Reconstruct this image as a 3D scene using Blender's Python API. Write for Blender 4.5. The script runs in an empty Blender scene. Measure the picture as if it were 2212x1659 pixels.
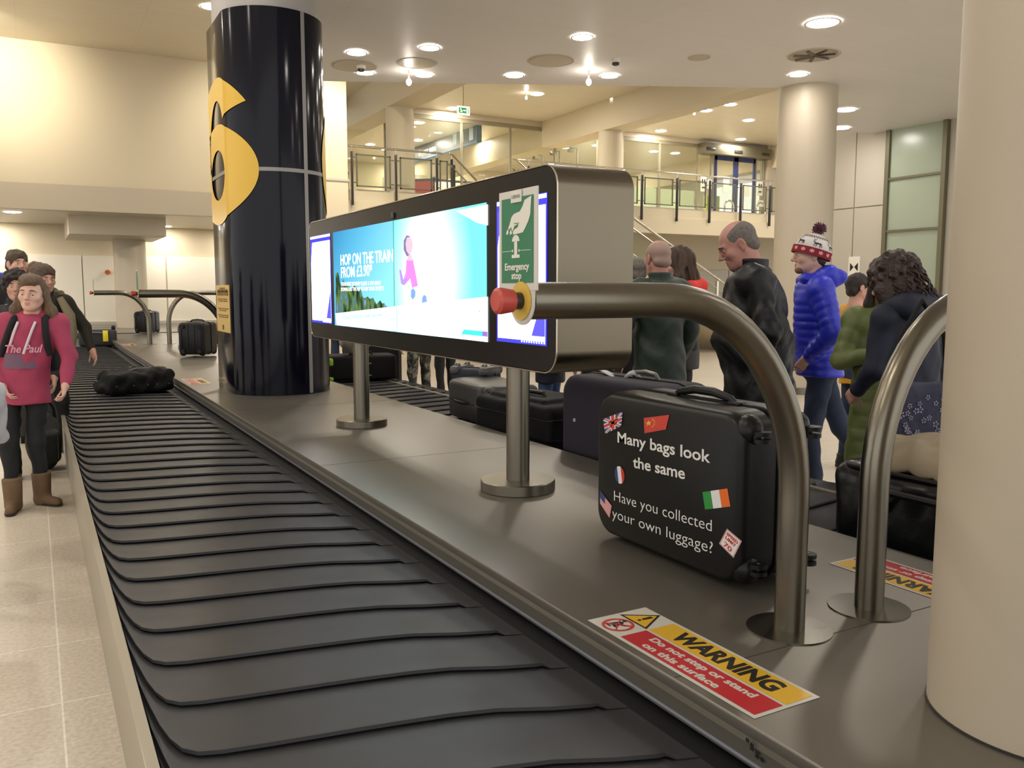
import bpy, bmesh, math, random
import numpy as np
from mathutils import Vector, Matrix, Euler

# ------------------------------------------------------------------ camera
SC = bpy.context.scene
COL = SC.collection
HC = 1.5                       # eye height
PITCH, YAW, FPX = math.radians(6.14), math.radians(29.09), 1855.0
cam_data = bpy.data.cameras.new('camera')
cam_data.sensor_fit = 'HORIZONTAL'
cam_data.sensor_width = 36.0
cam_data.lens = 36.0 * FPX / 2212.0
cam_data.clip_start = 0.05
cam_data.clip_end = 200
cam = bpy.data.objects.new('camera', cam_data)
COL.objects.link(cam)
cam.location = (0, 0, HC)
cam.rotation_euler = (math.pi / 2 - PITCH, 0, -YAW)
SC.camera = cam

# ------------------------------------------------------------------ view, world, light levels
SC.view_settings.view_transform = 'Standard'
SC.view_settings.look = 'None'
SC.view_settings.gamma = 1.0
SC.view_settings.use_curve_mapping = False
SC.view_settings.exposure = 0.92
SC.cycles.use_denoising = True
SC.cycles.max_bounces = 6
SC.cycles.diffuse_bounces = 3
SC.cycles.glossy_bounces = 4
SC.cycles.transmission_bounces = 4
SC.cycles.transparent_max_bounces = 8
SC.cycles.sample_clamp_indirect = 6.0
SC.cycles.caustics_reflective = False
SC.cycles.caustics_refractive = False
LAMP = 1.0                     # overall level of the ceiling lamps
world = bpy.data.worlds.new('hall_air')
SC.world = world
world.use_nodes = True
world.node_tree.nodes['Background'].inputs[0].default_value = (1.0, 0.98, 0.95, 1)
world.node_tree.nodes['Background'].inputs[1].default_value = 0.8

# ------------------------------------------------------------------ measuring: pixel of the photograph -> point of the hall
_F = np.array([math.sin(YAW) * math.cos(PITCH), math.cos(YAW) * math.cos(PITCH), -math.sin(PITCH)])
_R = np.array([math.cos(YAW), -math.sin(YAW), 0.0])
_U = np.cross(_R, _F)
_C = np.array([0, 0, HC])
def ray(x, y): return _F + _R * (x - 1106.0) / FPX - _U * (y - 829.5) / FPX
def aX(x, y, X):
    d = ray(x, y); return Vector(_C + d * (X / d[0]))
def aY(x, y, Y):
    d = ray(x, y); return Vector(_C + d * (Y / d[1]))
def aZ(x, y, z):
    d = ray(x, y); return Vector(_C + d * ((z - HC) / d[2]))

# ------------------------------------------------------------------ tags
def tag(o, label, cat, group=None):
    o['label'] = label; o['category'] = cat
    if group: o['group'] = group
    return o
def thing(name, label, cat, loc=(0, 0, 0), rz=0.0, group=None, scale=1.0):
    o = bpy.data.objects.new(name, None); COL.objects.link(o)
    o.empty_display_size = 0.1
    o.location = loc; o.rotation_euler = (0, 0, rz); o.scale = (scale,) * 3
    return tag(o, label, cat, group)
def link(name, mesh, mat, parent=None):
    o = bpy.data.objects.new(name, mesh); COL.objects.link(o)
    if mat is not None:
        mesh.materials.clear()
        for m in (mat if isinstance(mat, (list, tuple)) else [mat]): mesh.materials.append(m)
    if parent is not None: o.parent = parent
    return o
def struct(o):
    o['kind'] = 'structure'; return o
def dup(root, loc, rz, label=None, group=None, scale=None):
    r = root.copy(); COL.objects.link(r); r.location = loc; r.rotation_euler = (0, 0, rz)
    if scale: r.scale = scale
    if label: r['label'] = label
    if group: r['group'] = group
    for ch in list(root.children):
        c = ch.copy(); COL.objects.link(c); c.parent = r
        for g in ch.children:
            d = g.copy(); COL.objects.link(d); d.parent = c
    return r

# ------------------------------------------------------------------ materials
def lin(c):
    if isinstance(c, str):
        c = [int(c[i:i + 2], 16) / 255 for i in (0, 2, 4)]
    return tuple((v / 12.92 if v <= .04045 else ((v + .055) / 1.055) ** 2.4) for v in c)
MATS = {}
def mat(name, col, rough=.5, metal=0.0, spec=.5, bump=0.0, bscale=60, var=0.0, vscale=6, emit=0, coat=0, stretch=None, trans=0, aniso=0, rvar=0):
    if name in MATS: return MATS[name]
    m = bpy.data.materials.new(name); MATS[name] = m
    m.use_nodes = True
    nt = m.node_tree; b = nt.nodes['Principled BSDF']
    c = lin(col) + (1,)
    b.inputs['Base Color'].default_value = c
    b.inputs['Roughness'].default_value = rough
    b.inputs['Metallic'].default_value = metal
    b.inputs['Specular IOR Level'].default_value = spec
    if coat: b.inputs['Coat Weight'].default_value = coat; b.inputs['Coat Roughness'].default_value = .08
    if aniso: b.inputs['Anisotropic'].default_value = aniso
    if trans: b.inputs['Transmission Weight'].default_value = trans
    if emit:
        b.inputs['Emission Color'].default_value = c
        b.inputs['Emission Strength'].default_value = emit
    if bump or var or rvar:
        tc = nt.nodes.new('ShaderNodeTexCoord'); mp = nt.nodes.new('ShaderNodeMapping')
        nt.links.new(tc.outputs['Object'], mp.inputs[0])
        if stretch: mp.inputs['Scale'].default_value = stretch
    if bump:
        n = nt.nodes.new('ShaderNodeTexNoise'); n.inputs['Scale'].default_value = bscale; n.inputs['Detail'].default_value = 3
        nt.links.new(mp.outputs[0], n.inputs['Vector'])
        bp = nt.nodes.new('ShaderNodeBump'); bp.inputs['Strength'].default_value = bump; bp.inputs['Distance'].default_value = .01
        nt.links.new(n.outputs['Fac'], bp.inputs['Height']); nt.links.new(bp.outputs[0], b.inputs['Normal'])
    if var or rvar:
        n2 = nt.nodes.new('ShaderNodeTexNoise'); n2.inputs['Scale'].default_value = vscale; n2.inputs['Detail'].default_value = 4
        nt.links.new(mp.outputs[0], n2.inputs['Vector'])
    if var:
        rp = nt.nodes.new('ShaderNodeMapRange'); rp.inputs[1].default_value = .3; rp.inputs[2].default_value = .7
        rp.inputs[3].default_value = 1 - var; rp.inputs[4].default_value = 1 + var
        nt.links.new(n2.outputs['Fac'], rp.inputs[0])
        mx = nt.nodes.new('ShaderNodeVectorMath'); mx.operation = 'SCALE'
        mx.inputs[0].default_value = c[:3]
        nt.links.new(rp.outputs[0], mx.inputs['Scale']); nt.links.new(mx.outputs[0], b.inputs['Base Color'])
    if rvar:
        r2 = nt.nodes.new('ShaderNodeMapRange'); r2.inputs[1].default_value = .3; r2.inputs[2].default_value = .7
        r2.inputs[3].default_value = max(.02, rough - rvar); r2.inputs[4].default_value = rough + rvar
        nt.links.new(n2.outputs['Fac'], r2.inputs[0]); nt.links.new(r2.outputs[0], b.inputs['Roughness'])
    return m
def emat(name, col, s):
    if name in MATS: return MATS[name]
    m = bpy.data.materials.new(name); MATS[name] = m; m.use_nodes = True
    nt = m.node_tree; nt.nodes.clear()
    e = nt.nodes.new('ShaderNodeEmission'); o = nt.nodes.new('ShaderNodeOutputMaterial')
    e.inputs[0].default_value = lin(col) + (1,); e.inputs[1].default_value = s
    nt.links.new(e.outputs[0], o.inputs[0]); return m

# ------------------------------------------------------------------ mesh builder
class MB:
    def __init__(s): s.bm = bmesh.new()
    def box(s, x0, x1, y0, y1, z0, z1, bev=0, seg=2, rot=None, mi=0):
        r = bmesh.ops.create_cube(s.bm, size=1.0)
        vs = r['verts']
        M = Matrix.Translation(((x0 + x1) / 2, (y0 + y1) / 2, (z0 + z1) / 2)) @ (rot.to_4x4() if rot else Matrix()) @ Matrix.Diagonal((abs(x1 - x0), abs(y1 - y0), abs(z1 - z0), 1))
        bmesh.ops.transform(s.bm, matrix=M, verts=vs)
        fs = {f for v in vs for f in v.link_faces}
        for f in fs: f.material_index = mi
        if bev:
            es = list({e for v in vs for e in v.link_edges})
            bmesh.ops.bevel(s.bm, geom=es, offset=bev, segments=seg, profile=.5, affect='EDGES')
        return s
    def cyl(s, a, b, r0, r1=None, seg=24, caps=True, mi=0):
        a, b = Vector(a), Vector(b); r1 = r0 if r1 is None else r1
        d = b - a; L = d.length
        r = bmesh.ops.create_cone(s.bm, cap_ends=caps, segments=seg, radius1=r0, radius2=r1, depth=L)
        M = Matrix.Translation((a + b) / 2) @ d.to_track_quat('Z', 'Y').to_matrix().to_4x4()
        bmesh.ops.transform(s.bm, matrix=M, verts=r['verts'])
        for f in {f for v in r['verts'] for f in v.link_faces}: f.material_index = mi
        return s
    def sph(s, c, r, rot=None, u=16, v=10):
        q = bmesh.ops.create_uvsphere(s.bm, u_segments=u, v_segments=v, radius=1)
        rr = r if isinstance(r, (tuple, list)) else (r, r, r)
        M = Matrix.Translation(c) @ (rot.to_4x4() if rot else Matrix()) @ Matrix.Diagonal((*rr, 1))
        bmesh.ops.transform(s.bm, matrix=M, verts=q['verts']); return s
    def tube(s, pts, r, seg=16, caps=True, closed=False):
        pts = [Vector(p) for p in pts]; n = len(pts)
        rs = r if isinstance(r, (list, tuple)) else [r] * n
        up = None; rings = []
        for i, p in enumerate(pts):
            if closed: t = (pts[(i + 1) % n] - pts[i - 1]).normalized()
            else: t = (pts[min(i + 1, n - 1)] - pts[max(i - 1, 0)]).normalized()
            if up is None:
                up = Vector((0, 0, 1)) if abs(t.z) < .9 else Vector((1, 0, 0))
            up = (up - t * up.dot(t)).normalized(); sd = t.cross(up)
            rings.append([s.bm.verts.new(p + (up * math.cos(k * 2 * math.pi / seg) + sd * math.sin(k * 2 * math.pi / seg)) * rs[i]) for k in range(seg)])
        m = n if closed else n - 1
        for i in range(m):
            A, B = rings[i], rings[(i + 1) % n]
            for k in range(seg): s.bm.faces.new((A[k], B[k], B[(k + 1) % seg], A[(k + 1) % seg]))
        if caps and not closed:
            s.bm.faces.new(rings[0]); s.bm.faces.new(rings[-1][::-1])
        return s
    def prism(s, pts, lo, hi, axis=2, bev=0):
        """extrude a 2-D outline along an axis; pts are the other two coordinates in order"""
        def mk(p, h):
            if axis == 2: return (p[0], p[1], h)
            if axis == 0: return (h, p[0], p[1])
            return (p[0], h, p[1])
        A = [s.bm.verts.new(mk(p, lo)) for p in pts]; B = [s.bm.verts.new(mk(p, hi)) for p in pts]
        n = len(pts); fs = [s.bm.faces.new(A[::-1]), s.bm.faces.new(B)]
        for i in range(n): fs.append(s.bm.faces.new((A[i], A[(i + 1) % n], B[(i + 1) % n], B[i])))
        if bev:
            es = list({e for f in fs[:2] for e in f.edges})
            bmesh.ops.bevel(s.bm, geom=es, offset=bev, segments=2, profile=.5, affect='EDGES')
        return s
    def face(s, pts, mi=0):
        f = s.bm.faces.new([s.bm.verts.new(p) for p in pts]); f.material_index = mi; return s
    def lathe(s, prof, c=(0, 0, 0), seg=32, caps=True):
        rings = []
        for r, z in prof:
            rings.append([s.bm.verts.new((c[0] + r * math.cos(k * 2 * math.pi / seg), c[1] + r * math.sin(k * 2 * math.pi / seg), c[2] + z)) for k in range(seg)])
        for A, B in zip(rings, rings[1:]):
            for k in range(seg): s.bm.faces.new((A[k], A[(k + 1) % seg], B[(k + 1) % seg], B[k]))
        if caps:
            s.bm.faces.new(rings[0][::-1]); s.bm.faces.new(rings[-1])
        return s
    def move(s, M):
        bmesh.ops.transform(s.bm, matrix=M, verts=s.bm.verts[:]); return s
    def mesh(s, name, smooth=True, angle=35):
        bmesh.ops.recalc_face_normals(s.bm, faces=s.bm.faces[:])
        me = bpy.data.meshes.new(name); s.bm.to_mesh(me); s.bm.free()
        if smooth:
            me.shade_smooth(); me.set_sharp_from_angle(angle=math.radians(angle))
        return me
    def build(s, name, m, parent=None, smooth=True, angle=35):
        return link(name, s.mesh(name, smooth, angle), m, parent)

def flat(polys, name, m, parent=None):
    """flat polygons (lists of 3-D points); m may be a list with (pts, index) entries"""
    b = MB()
    for p in polys:
        if isinstance(p, tuple) and len(p) == 2 and isinstance(p[1], int): b.face(p[0], p[1])
        else: b.face(p)
    me = bpy.data.meshes.new(name); b.bm.to_mesh(me); b.bm.free()
    return link(name, me, m, parent)

def text(name, body, size, m, M, parent=None, bold=0.0, align='LEFT', sx=1.0, shear=0.0, extrude=0.0004, spacing=1.0, line=1.0):
    cu = bpy.data.curves.new(name, 'FONT'); cu.body = body; cu.size = size; cu.align_x = align
    cu.offset = bold; cu.shear = shear; cu.extrude = extrude; cu.space_character = spacing; cu.space_line = line
    cu.resolution_u = 4
    o = bpy.data.objects.new('t', cu); COL.objects.link(o)
    me = bpy.data.meshes.new_from_object(o.evaluated_get(bpy.context.evaluated_depsgraph_get()))
    bpy.data.objects.remove(o); bpy.data.curves.remove(cu)
    me.transform(M @ Matrix.Diagonal((sx, 1, 1, 1)))
    return link(name, me, m, parent)
def frame(o, ex, ey):
    """matrix whose local x,y run along ex, ey and whose origin is o"""
    ex, ey = Vector(ex).normalized(), Vector(ey).normalized(); ez = ex.cross(ey)
    return Matrix(((ex.x, ey.x, ez.x, o[0]), (ex.y, ey.y, ez.y, o[1]), (ex.z, ey.z, ez.z, o[2]), (0, 0, 0, 1)))

# ------------------------------------------------------------------ implicit surfaces for bodies, clothes, hair and soft bags
class SDF:
    def __init__(s, lo, hi, h):
        s.lo = np.array(lo, float); s.h = h
        n = np.ceil((np.array(hi) - s.lo) / h).astype(int) + 1
        s.n = n; s.f = np.full(n, 1.0, np.float32)
    def _reg(s, lo, hi):
        i0 = np.clip(np.floor((np.array(lo) - s.lo) / s.h).astype(int), 0, s.n - 1)
        i1 = np.clip(np.ceil((np.array(hi) - s.lo) / s.h).astype(int) + 1, 1, s.n)
        if np.any(i1 <= i0): return None
        ax = [(s.lo[k] + s.h * np.arange(i0[k], i1[k])).astype(np.float32) for k in range(3)]
        return tuple(slice(i0[k], i1[k]) for k in range(3)), ax[0][:, None, None], ax[1][None, :, None], ax[2][None, None, :]
    def _put(s, sl, d, k, op):
        a = s.f[sl]
        if op == 'add':
            if k > 0:
                h = np.maximum(k - np.abs(a - d), 0) / k
                s.f[sl] = np.minimum(a, d) - h * h * k * .25
            else: s.f[sl] = np.minimum(a, d)
        else:
            d = -d
            if k > 0:
                h = np.maximum(k - np.abs(a - d), 0) / k
                s.f[sl] = np.maximum(a, d) + h * h * k * .25
            else: s.f[sl] = np.maximum(a, d)
    def cap(s, a, b, ra, rb=None, k=.02, op='add', puff=None):
        a, b = np.array(a, float), np.array(b, float); rb = ra if rb is None else rb
        R = max(ra, rb) + max(k, 2 * s.h) + .02
        g = s._reg(np.minimum(a, b) - R, np.maximum(a, b) + R)
        if g is None: return s
        sl, X, Y, Z = g; ba = b - a; L2 = max(float(ba @ ba), 1e-9)
        px, py, pz = X - a[0], Y - a[1], Z - a[2]
        t = np.clip((px * ba[0] + py * ba[1] + pz * ba[2]) / L2, 0, 1)
        d = np.sqrt((px - t * ba[0]) ** 2 + (py - t * ba[1]) ** 2 + (pz - t * ba[2]) ** 2) - (ra + (rb - ra) * t)
        if puff: d = d - puff[0] * (np.sqrt(np.abs(np.sin(np.pi * t * math.sqrt(L2) / puff[1]))) - .6)
        s._put(sl, d.astype(np.float32), k, op); return s
    def ell(s, c, r, rot=None, k=.02, op='add'):
        c = np.array(c, float); r = np.array(r if hasattr(r, '__len__') else (r,) * 3, float)
        R = r.max() + max(k, 2 * s.h) + .01
        g = s._reg(c - R, c + R)
        if g is None: return s
        sl, X, Y, Z = g; x, y, z = X - c[0], Y - c[1], Z - c[2]
        if rot is not None:
            m = np.array(rot).T
            x, y, z = m[0, 0] * x + m[0, 1] * y + m[0, 2] * z, m[1, 0] * x + m[1, 1] * y + m[1, 2] * z, m[2, 0] * x + m[2, 1] * y + m[2, 2] * z
        k0 = np.sqrt((x / r[0]) ** 2 + (y / r[1]) ** 2 + (z / r[2]) ** 2)
        k1 = np.sqrt((x / r[0] ** 2) ** 2 + (y / r[1] ** 2) ** 2 + (z / r[2] ** 2) ** 2) + 1e-6
        s._put(sl, (k0 * (k0 - 1) / k1).astype(np.float32), k, op); return s
    def rbox(s, c, half, r, rot=None, k=.02, op='add'):
        c = np.array(c, float); half = np.array(half, float)
        R = np.linalg.norm(half) + max(k, 2 * s.h) + .01
        g = s._reg(c - R, c + R)
        if g is None: return s
        sl, X, Y, Z = g; x, y, z = X - c[0], Y - c[1], Z - c[2]
        if rot is not None:
            m = np.array(rot).T
            x, y, z = m[0, 0] * x + m[0, 1] * y + m[0, 2] * z, m[1, 0] * x + m[1, 1] * y + m[1, 2] * z, m[2, 0] * x + m[2, 1] * y + m[2, 2] * z
        qx, qy, qz = np.abs(x) - half[0] + r, np.abs(y) - half[1] + r, np.abs(z) - half[2] + r
        d = np.sqrt(np.maximum(qx, 0) ** 2 + np.maximum(qy, 0) ** 2 + np.maximum(qz, 0) ** 2) + np.minimum(np.maximum(qx, np.maximum(qy, qz)), 0) - r
        s._put(sl, d.astype(np.float32), k, op); return s
    def column(s, secs, k=.02, puff=None, op='add', z_of=None):
        """stack of ellipses: (z, rx, ry, cx, cy)"""
        S = np.array(secs, float); S = S[np.argsort(S[:, 0])]
        R = S[:, 1:3].max() + .06 + k
        lo = (S[:, 3].min() - R, S[:, 4].min() - R, S[0, 0] - .06); hi = (S[:, 3].max() + R, S[:, 4].max() + R, S[-1, 0] + .06)
        g = s._reg(lo, hi)
        if g is None: return s
        sl, X, Y, Z = g; z = Z[0, 0]
        def ip(j):
            v = np.interp(z, S[:, 0], S[:, j]); return v[None, None, :].astype(np.float32)
        rx, ry, cx, cy = ip(1), ip(2), ip(3), ip(4)
        x, y = X - cx, Y - cy
        k0 = np.sqrt((x / rx) ** 2 + (y / ry) ** 2) + 1e-6
        k1 = np.sqrt((x / rx ** 2) ** 2 + (y / ry ** 2) ** 2) + 1e-5
        d = k0 * (k0 - 1) / k1
        if puff: d = d - puff[0] * (np.sqrt(np.abs(np.sin(np.pi * (Z - S[0, 0]) / puff[1]))) - .6)
        dz = np.maximum(S[0, 0] - Z, Z - S[-1, 0])
        d = np.minimum(np.maximum(d, dz), 0) + np.sqrt(np.maximum(d, 0) ** 2 + np.maximum(dz, 0) ** 2)
        s._put(sl, d.astype(np.float32), k, op); return s
    def half(s, n, off, k=0.0):
        """keep the side where n.p < off"""
        n = np.array(n, float); n /= np.linalg.norm(n)
        ax = [(s.lo[q] + s.h * np.arange(s.n[q])).astype(np.float32) for q in range(3)]
        d = n[0] * ax[0][:, None, None] + n[1] * ax[1][None, :, None] + n[2] * ax[2][None, None, :] - off
        s._put((slice(None),) * 3, (-d).astype(np.float32), k, 'sub'); return s
    def wrinkle(s, amp, f=(30, 30, 40), seed=0):
        rnd = np.random.RandomState(seed)
        ax = [(s.lo[q] + s.h * np.arange(s.n[q])).astype(np.float32) for q in range(3)]
        for i in range(3):
            w = np.array(f) * (.6 + .5 * i) * rnd.uniform(.7, 1.3, 3); ph = rnd.uniform(0, 6.28, 4)
            a = np.sin(ax[0] * w[0] + ph[0])[:, None, None]; b = np.sin(ax[1] * w[1] + ph[1])[None, :, None]
            X, Y, Z = ax[0][:, None, None], ax[1][None, :, None], ax[2][None, None, :]
            u = np.sin(Z * w[2] + 2.2 * a + 2.2 * b + ph[2])
            s.f += (amp / (1 + .6 * i) * u).astype(np.float32)
        return s
    def mesh(s, name):
        F = s.f; S = F < 0
        c = np.zeros(np.array(F.shape) - 1, np.int8)
        for i in (0, 1):
            for j in (0, 1):
                for k in (0, 1):
                    c += S[i:S.shape[0] - 1 + i, j:S.shape[1] - 1 + j, k:S.shape[2] - 1 + k]
        act = np.argwhere((c > 0) & (c < 8))
        idx = np.full(c.shape, -1, np.int32); idx[tuple(act.T)] = np.arange(len(act))
        acc = np.zeros((len(act), 3)); cnt = np.zeros(len(act))
        cor = [np.array(o) for o in ((0, 0, 0), (1, 0, 0), (0, 1, 0), (1, 1, 0), (0, 0, 1), (1, 0, 1), (0, 1, 1), (1, 1, 1))]
        val = [F[tuple((act + o).T)] for o in cor]
        for p, q in ((0, 1), (2, 3), (4, 5), (6, 7), (0, 2), (1, 3), (4, 6), (5, 7), (0, 4), (1, 5), (2, 6), (3, 7)):
            fa, fb = val[p], val[q]; m = (fa < 0) != (fb < 0)
            t = fa[m] / (fa[m] - fb[m])
            acc[m] += cor[p] + (cor[q] - cor[p]) * t[:, None]; cnt[m] += 1
        V = s.lo + s.h * (act + acc / cnt[:, None])
        Q = []
        for ax in range(3):
            u, v = (ax + 1) % 3, (ax + 2) % 3
            sa = [slice(None)] * 3; sb = [slice(None)] * 3
            sa[ax] = slice(0, -1); sb[ax] = slice(1, None)
            A, B = S[tuple(sa)], S[tuple(sb)]
            e = np.argwhere(A != B)
            ok = (e[:, u] > 0) & (e[:, v] > 0) & (e[:, u] < F.shape[u] - 1) & (e[:, v] < F.shape[v] - 1)
            e = e[ok]
            if not len(e): continue
            ins = A[tuple(e.T)]
            def cell(du, dv):
                g = e.copy(); g[:, u] -= du; g[:, v] -= dv; return idx[tuple(g.T)]
            q = np.stack([cell(1, 1), cell(0, 1), cell(0, 0), cell(1, 0)], 1)
            q[~ins] = q[~ins][:, ::-1]
            Q.append(q)
        Q = np.concatenate(Q)
        Q = Q[(Q >= 0).all(1)]
        # relax once so the cells do not show
        for it in range(2):
            su = np.zeros_like(V); n = np.zeros(len(V))
            for a, b in ((0, 1), (1, 2), (2, 3), (3, 0)):
                np.add.at(su, Q[:, a], V[Q[:, b]]); np.add.at(n, Q[:, a], 1)
                np.add.at(su, Q[:, b], V[Q[:, a]]); np.add.at(n, Q[:, b], 1)
            V = V * .5 + .5 * su / np.maximum(n, 1)[:, None]
        me = bpy.data.meshes.new(name)
        me.vertices.add(len(V)); me.vertices.foreach_set('co', V.astype(np.float32).ravel())
        me.loops.add(len(Q) * 4); me.loops.foreach_set('vertex_index', Q.astype(np.int32).ravel())
        me.polygons.add(len(Q)); me.polygons.foreach_set('loop_start', np.arange(0, len(Q) * 4, 4, dtype=np.int32))
        me.update(calc_edges=True); me.validate()
        me.shade_smooth()
        return me
    def build(s, name, m, parent=None):
        return link(name, s.mesh(name), m, parent)
# ================================================================== materials of the hall
CREAM = mat('cream_paint', 'd3c6aa', .55, bump=.03, bscale=150)
CREAM2 = mat('cream_pillar_paint', 'bdb19b', .45)
CEIL = mat('ceiling_paint', 'cfc6b0', .35)
PANEL = mat('white_panel_laminate', 'efe8d6', .35)
GREYPANEL = mat('grey_panel', 'bdb6a6', .4)
DARKMETAL = mat('bronze_frame', '8d866f', .45)
STEELRAIL = mat('polished_rail', 'c6c0b0', .22, 1.0)
BLACKPOST = mat('black_post_paint', '2b2a28', .35)
def steel(name, col, rough, stretch, aniso=.5, rv=.06):
    return mat(name, col, rough, 1.0, bump=.035, bscale=9, var=.10, vscale=2.2, stretch=stretch, aniso=aniso, rvar=rv)
STEEL_DECK = mat('brushed_steel_deck', '7b766d', .36, .68, bump=.03, bscale=7, var=.08, vscale=2.0, stretch=(1, .35, 1), rvar=.04)
STEEL_SKIRT = mat('brushed_steel_skirt', '8f897c', .45, .45, bump=.03, bscale=9, var=.08, vscale=2.2, stretch=(1, .2, 6))
STEEL_TUBE = mat('brushed_steel_tube', '7b766a', .3, 1.0, bump=.02, bscale=160, var=.06, vscale=2, stretch=(1, 1, .2), rvar=.05)
STEEL_BOX = steel('brushed_steel_box', '7a7262', .34, (1, 1, .25), .4)

def tile_floor():
    m = bpy.data.materials.new('terrazzo_tiles'); m.use_nodes = True; nt = m.node_tree
    b = nt.nodes['Principled BSDF']; b.inputs['Roughness'].default_value = .3
    tc = nt.nodes.new('ShaderNodeTexCoord'); mp = nt.nodes.new('ShaderNodeMapping')
    mp.inputs['Location'].default_value = (-.02, .17, 0)
    nt.links.new(tc.outputs['Object'], mp.inputs[0])
    br = nt.nodes.new('ShaderNodeTexBrick'); br.offset = 0.0; br.squash = 1.0
    br.inputs['Scale'].default_value = 1.0; br.inputs['Brick Width'].default_value = .6; br.inputs['Row Height'].default_value = .6
    br.inputs['Mortar Size'].default_value = .004; br.inputs['Mortar Smooth'].default_value = .3
    br.inputs['Color1'].default_value = lin('d6cab8') + (1,); br.inputs['Color2'].default_value = lin('d0c4b2') + (1,)
    br.inputs['Mortar'].default_value = lin('efe8da') + (1,)
    nt.links.new(mp.outputs[0], br.inputs['Vector'])
    n = nt.nodes.new('ShaderNodeTexNoise'); n.inputs['Scale'].default_value = 55; n.inputs['Detail'].default_value = 6
    nt.links.new(tc.outputs['Object'], n.inputs['Vector'])
    r = nt.nodes.new('ShaderNodeMapRange'); r.inputs[1].default_value = .3; r.inputs[2].default_value = .7; r.inputs[3].default_value = .84; r.inputs[4].default_value = 1.12
    nt.links.new(n.outputs['Fac'], r.inputs[0])
    v = nt.nodes.new('ShaderNodeVectorMath'); v.operation = 'SCALE'
    nt.links.new(br.outputs['Color'], v.inputs[0]); nt.links.new(r.outputs[0], v.inputs['Scale'])
    nt.links.new(v.outputs[0], b.inputs['Base Color'])
    return m
def slat_ceiling(name, col, pitch, along, dark=.86, rough=.4, plank=0):
    """metal strip ceiling: thin darker joints every pitch, running along x or y"""
    m = bpy.data.materials.new(name); m.use_nodes = True; nt = m.node_tree
    b = nt.nodes['Principled BSDF']; b.inputs['Roughness'].default_value = rough
    tc = nt.nodes.new('ShaderNodeTexCoord')
    br = nt.nodes.new('ShaderNodeTexBrick'); br.offset = 0
    mp = nt.nodes.new('ShaderNodeMapping'); nt.links.new(tc.outputs['Object'], mp.inputs[0])
    if along == 'y': mp.inputs['Rotation'].default_value = (0, 0, math.pi / 2)
    br.inputs['Scale'].default_value = 1; br.inputs['Brick Width'].default_value = plank or 2.4; br.inputs['Row Height'].default_value = pitch
    br.inputs['Mortar Size'].default_value = .012; br.inputs['Mortar Smooth'].default_value = .5
    c = np.array(lin(col))
    br.inputs['Color1'].default_value = (*c, 1); br.inputs['Color2'].default_value = (*(c * .97), 1); br.inputs['Mortar'].default_value = (*(c * dark), 1)
    nt.links.new(mp.outputs[0], br.inputs['Vector']); nt.links.new(br.outputs['Color'], b.inputs['Base Color'])
    return m
def glass_mat(name, tint, alpha, rough=.02):
    m = bpy.data.materials.new(name); m.use_nodes = True; nt = m.node_tree; nt.nodes.clear()
    o = nt.nodes.new('ShaderNodeOutputMaterial'); t = nt.nodes.new('ShaderNodeBsdfTransparent'); p = nt.nodes.new('ShaderNodeBsdfPrincipled')
    p.inputs['Base Color'].default_value = lin(tint) + (1,); p.inputs['Roughness'].default_value = rough
    t.inputs[0].default_value = (.92, .93, .88, 1)
    mx = nt.nodes.new('ShaderNodeMixShader'); mx.inputs[0].default_value = alpha
    nt.links.new(t.outputs[0], mx.inputs[1]); nt.links.new(p.outputs[0], mx.inputs[2]); nt.links.new(mx.outputs[0], o.inputs[0])
    return m
FLOORM = tile_floor()
SLATS = slat_ceiling('slatted_ceiling', 'd6cdb9', .3, 'x', .9)
LOWCEIL = slat_ceiling('low_panel_ceiling', 'e0dedc', .6, 'x', .95, .45, 3.0)
GLASS = glass_mat('pane_glass', 'b9bca8', .07)
FROST = mat('frosted_glass', 'a9b4a0', .25, spec=.6)
FROSTFILM = mat('frosted_film', 'd2dcc8', .4)

# ================================================================== setting
b = MB(); b.box(-16, 34, -6, 38, -.3, 0); struct(b.build('floor', FLOORM, smooth=False))

HZ = 7.3     # high ceiling
LZ = 4.43    # low front ceiling
b = MB(); b.box(-16, 34, 9.2, 38, HZ, HZ + .2); b.box(-16, 2.4, -6, 9.2, HZ, HZ + .2)
struct(b.build('ceiling', SLATS, smooth=False))
low = [(2.2, -2.5), (30, -2.5), (30, 10.0), (17.0, 10.45), (13.2, 11.2), tuple(aZ(1752, 280, LZ))[:2], tuple(aZ(1748, 191, LZ))[:2], *[tuple(aZ(x, y, LZ))[:2] for x, y in ((1690, 190), (1400, 186), (1040, 181), (745, 176), (600, 173), (560, 176))], (2.2, 9.2)]
b = MB(); b.prism(low, LZ, LZ + .35); struct(b.build('ceiling_front', LOWCEIL, smooth=False))
b = MB(); b.box(1.9, 34, -2.5, -2.3, 0, LZ)   # far behind the camera nothing is needed, only the side the hall closes on
b.bm.free()

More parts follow.
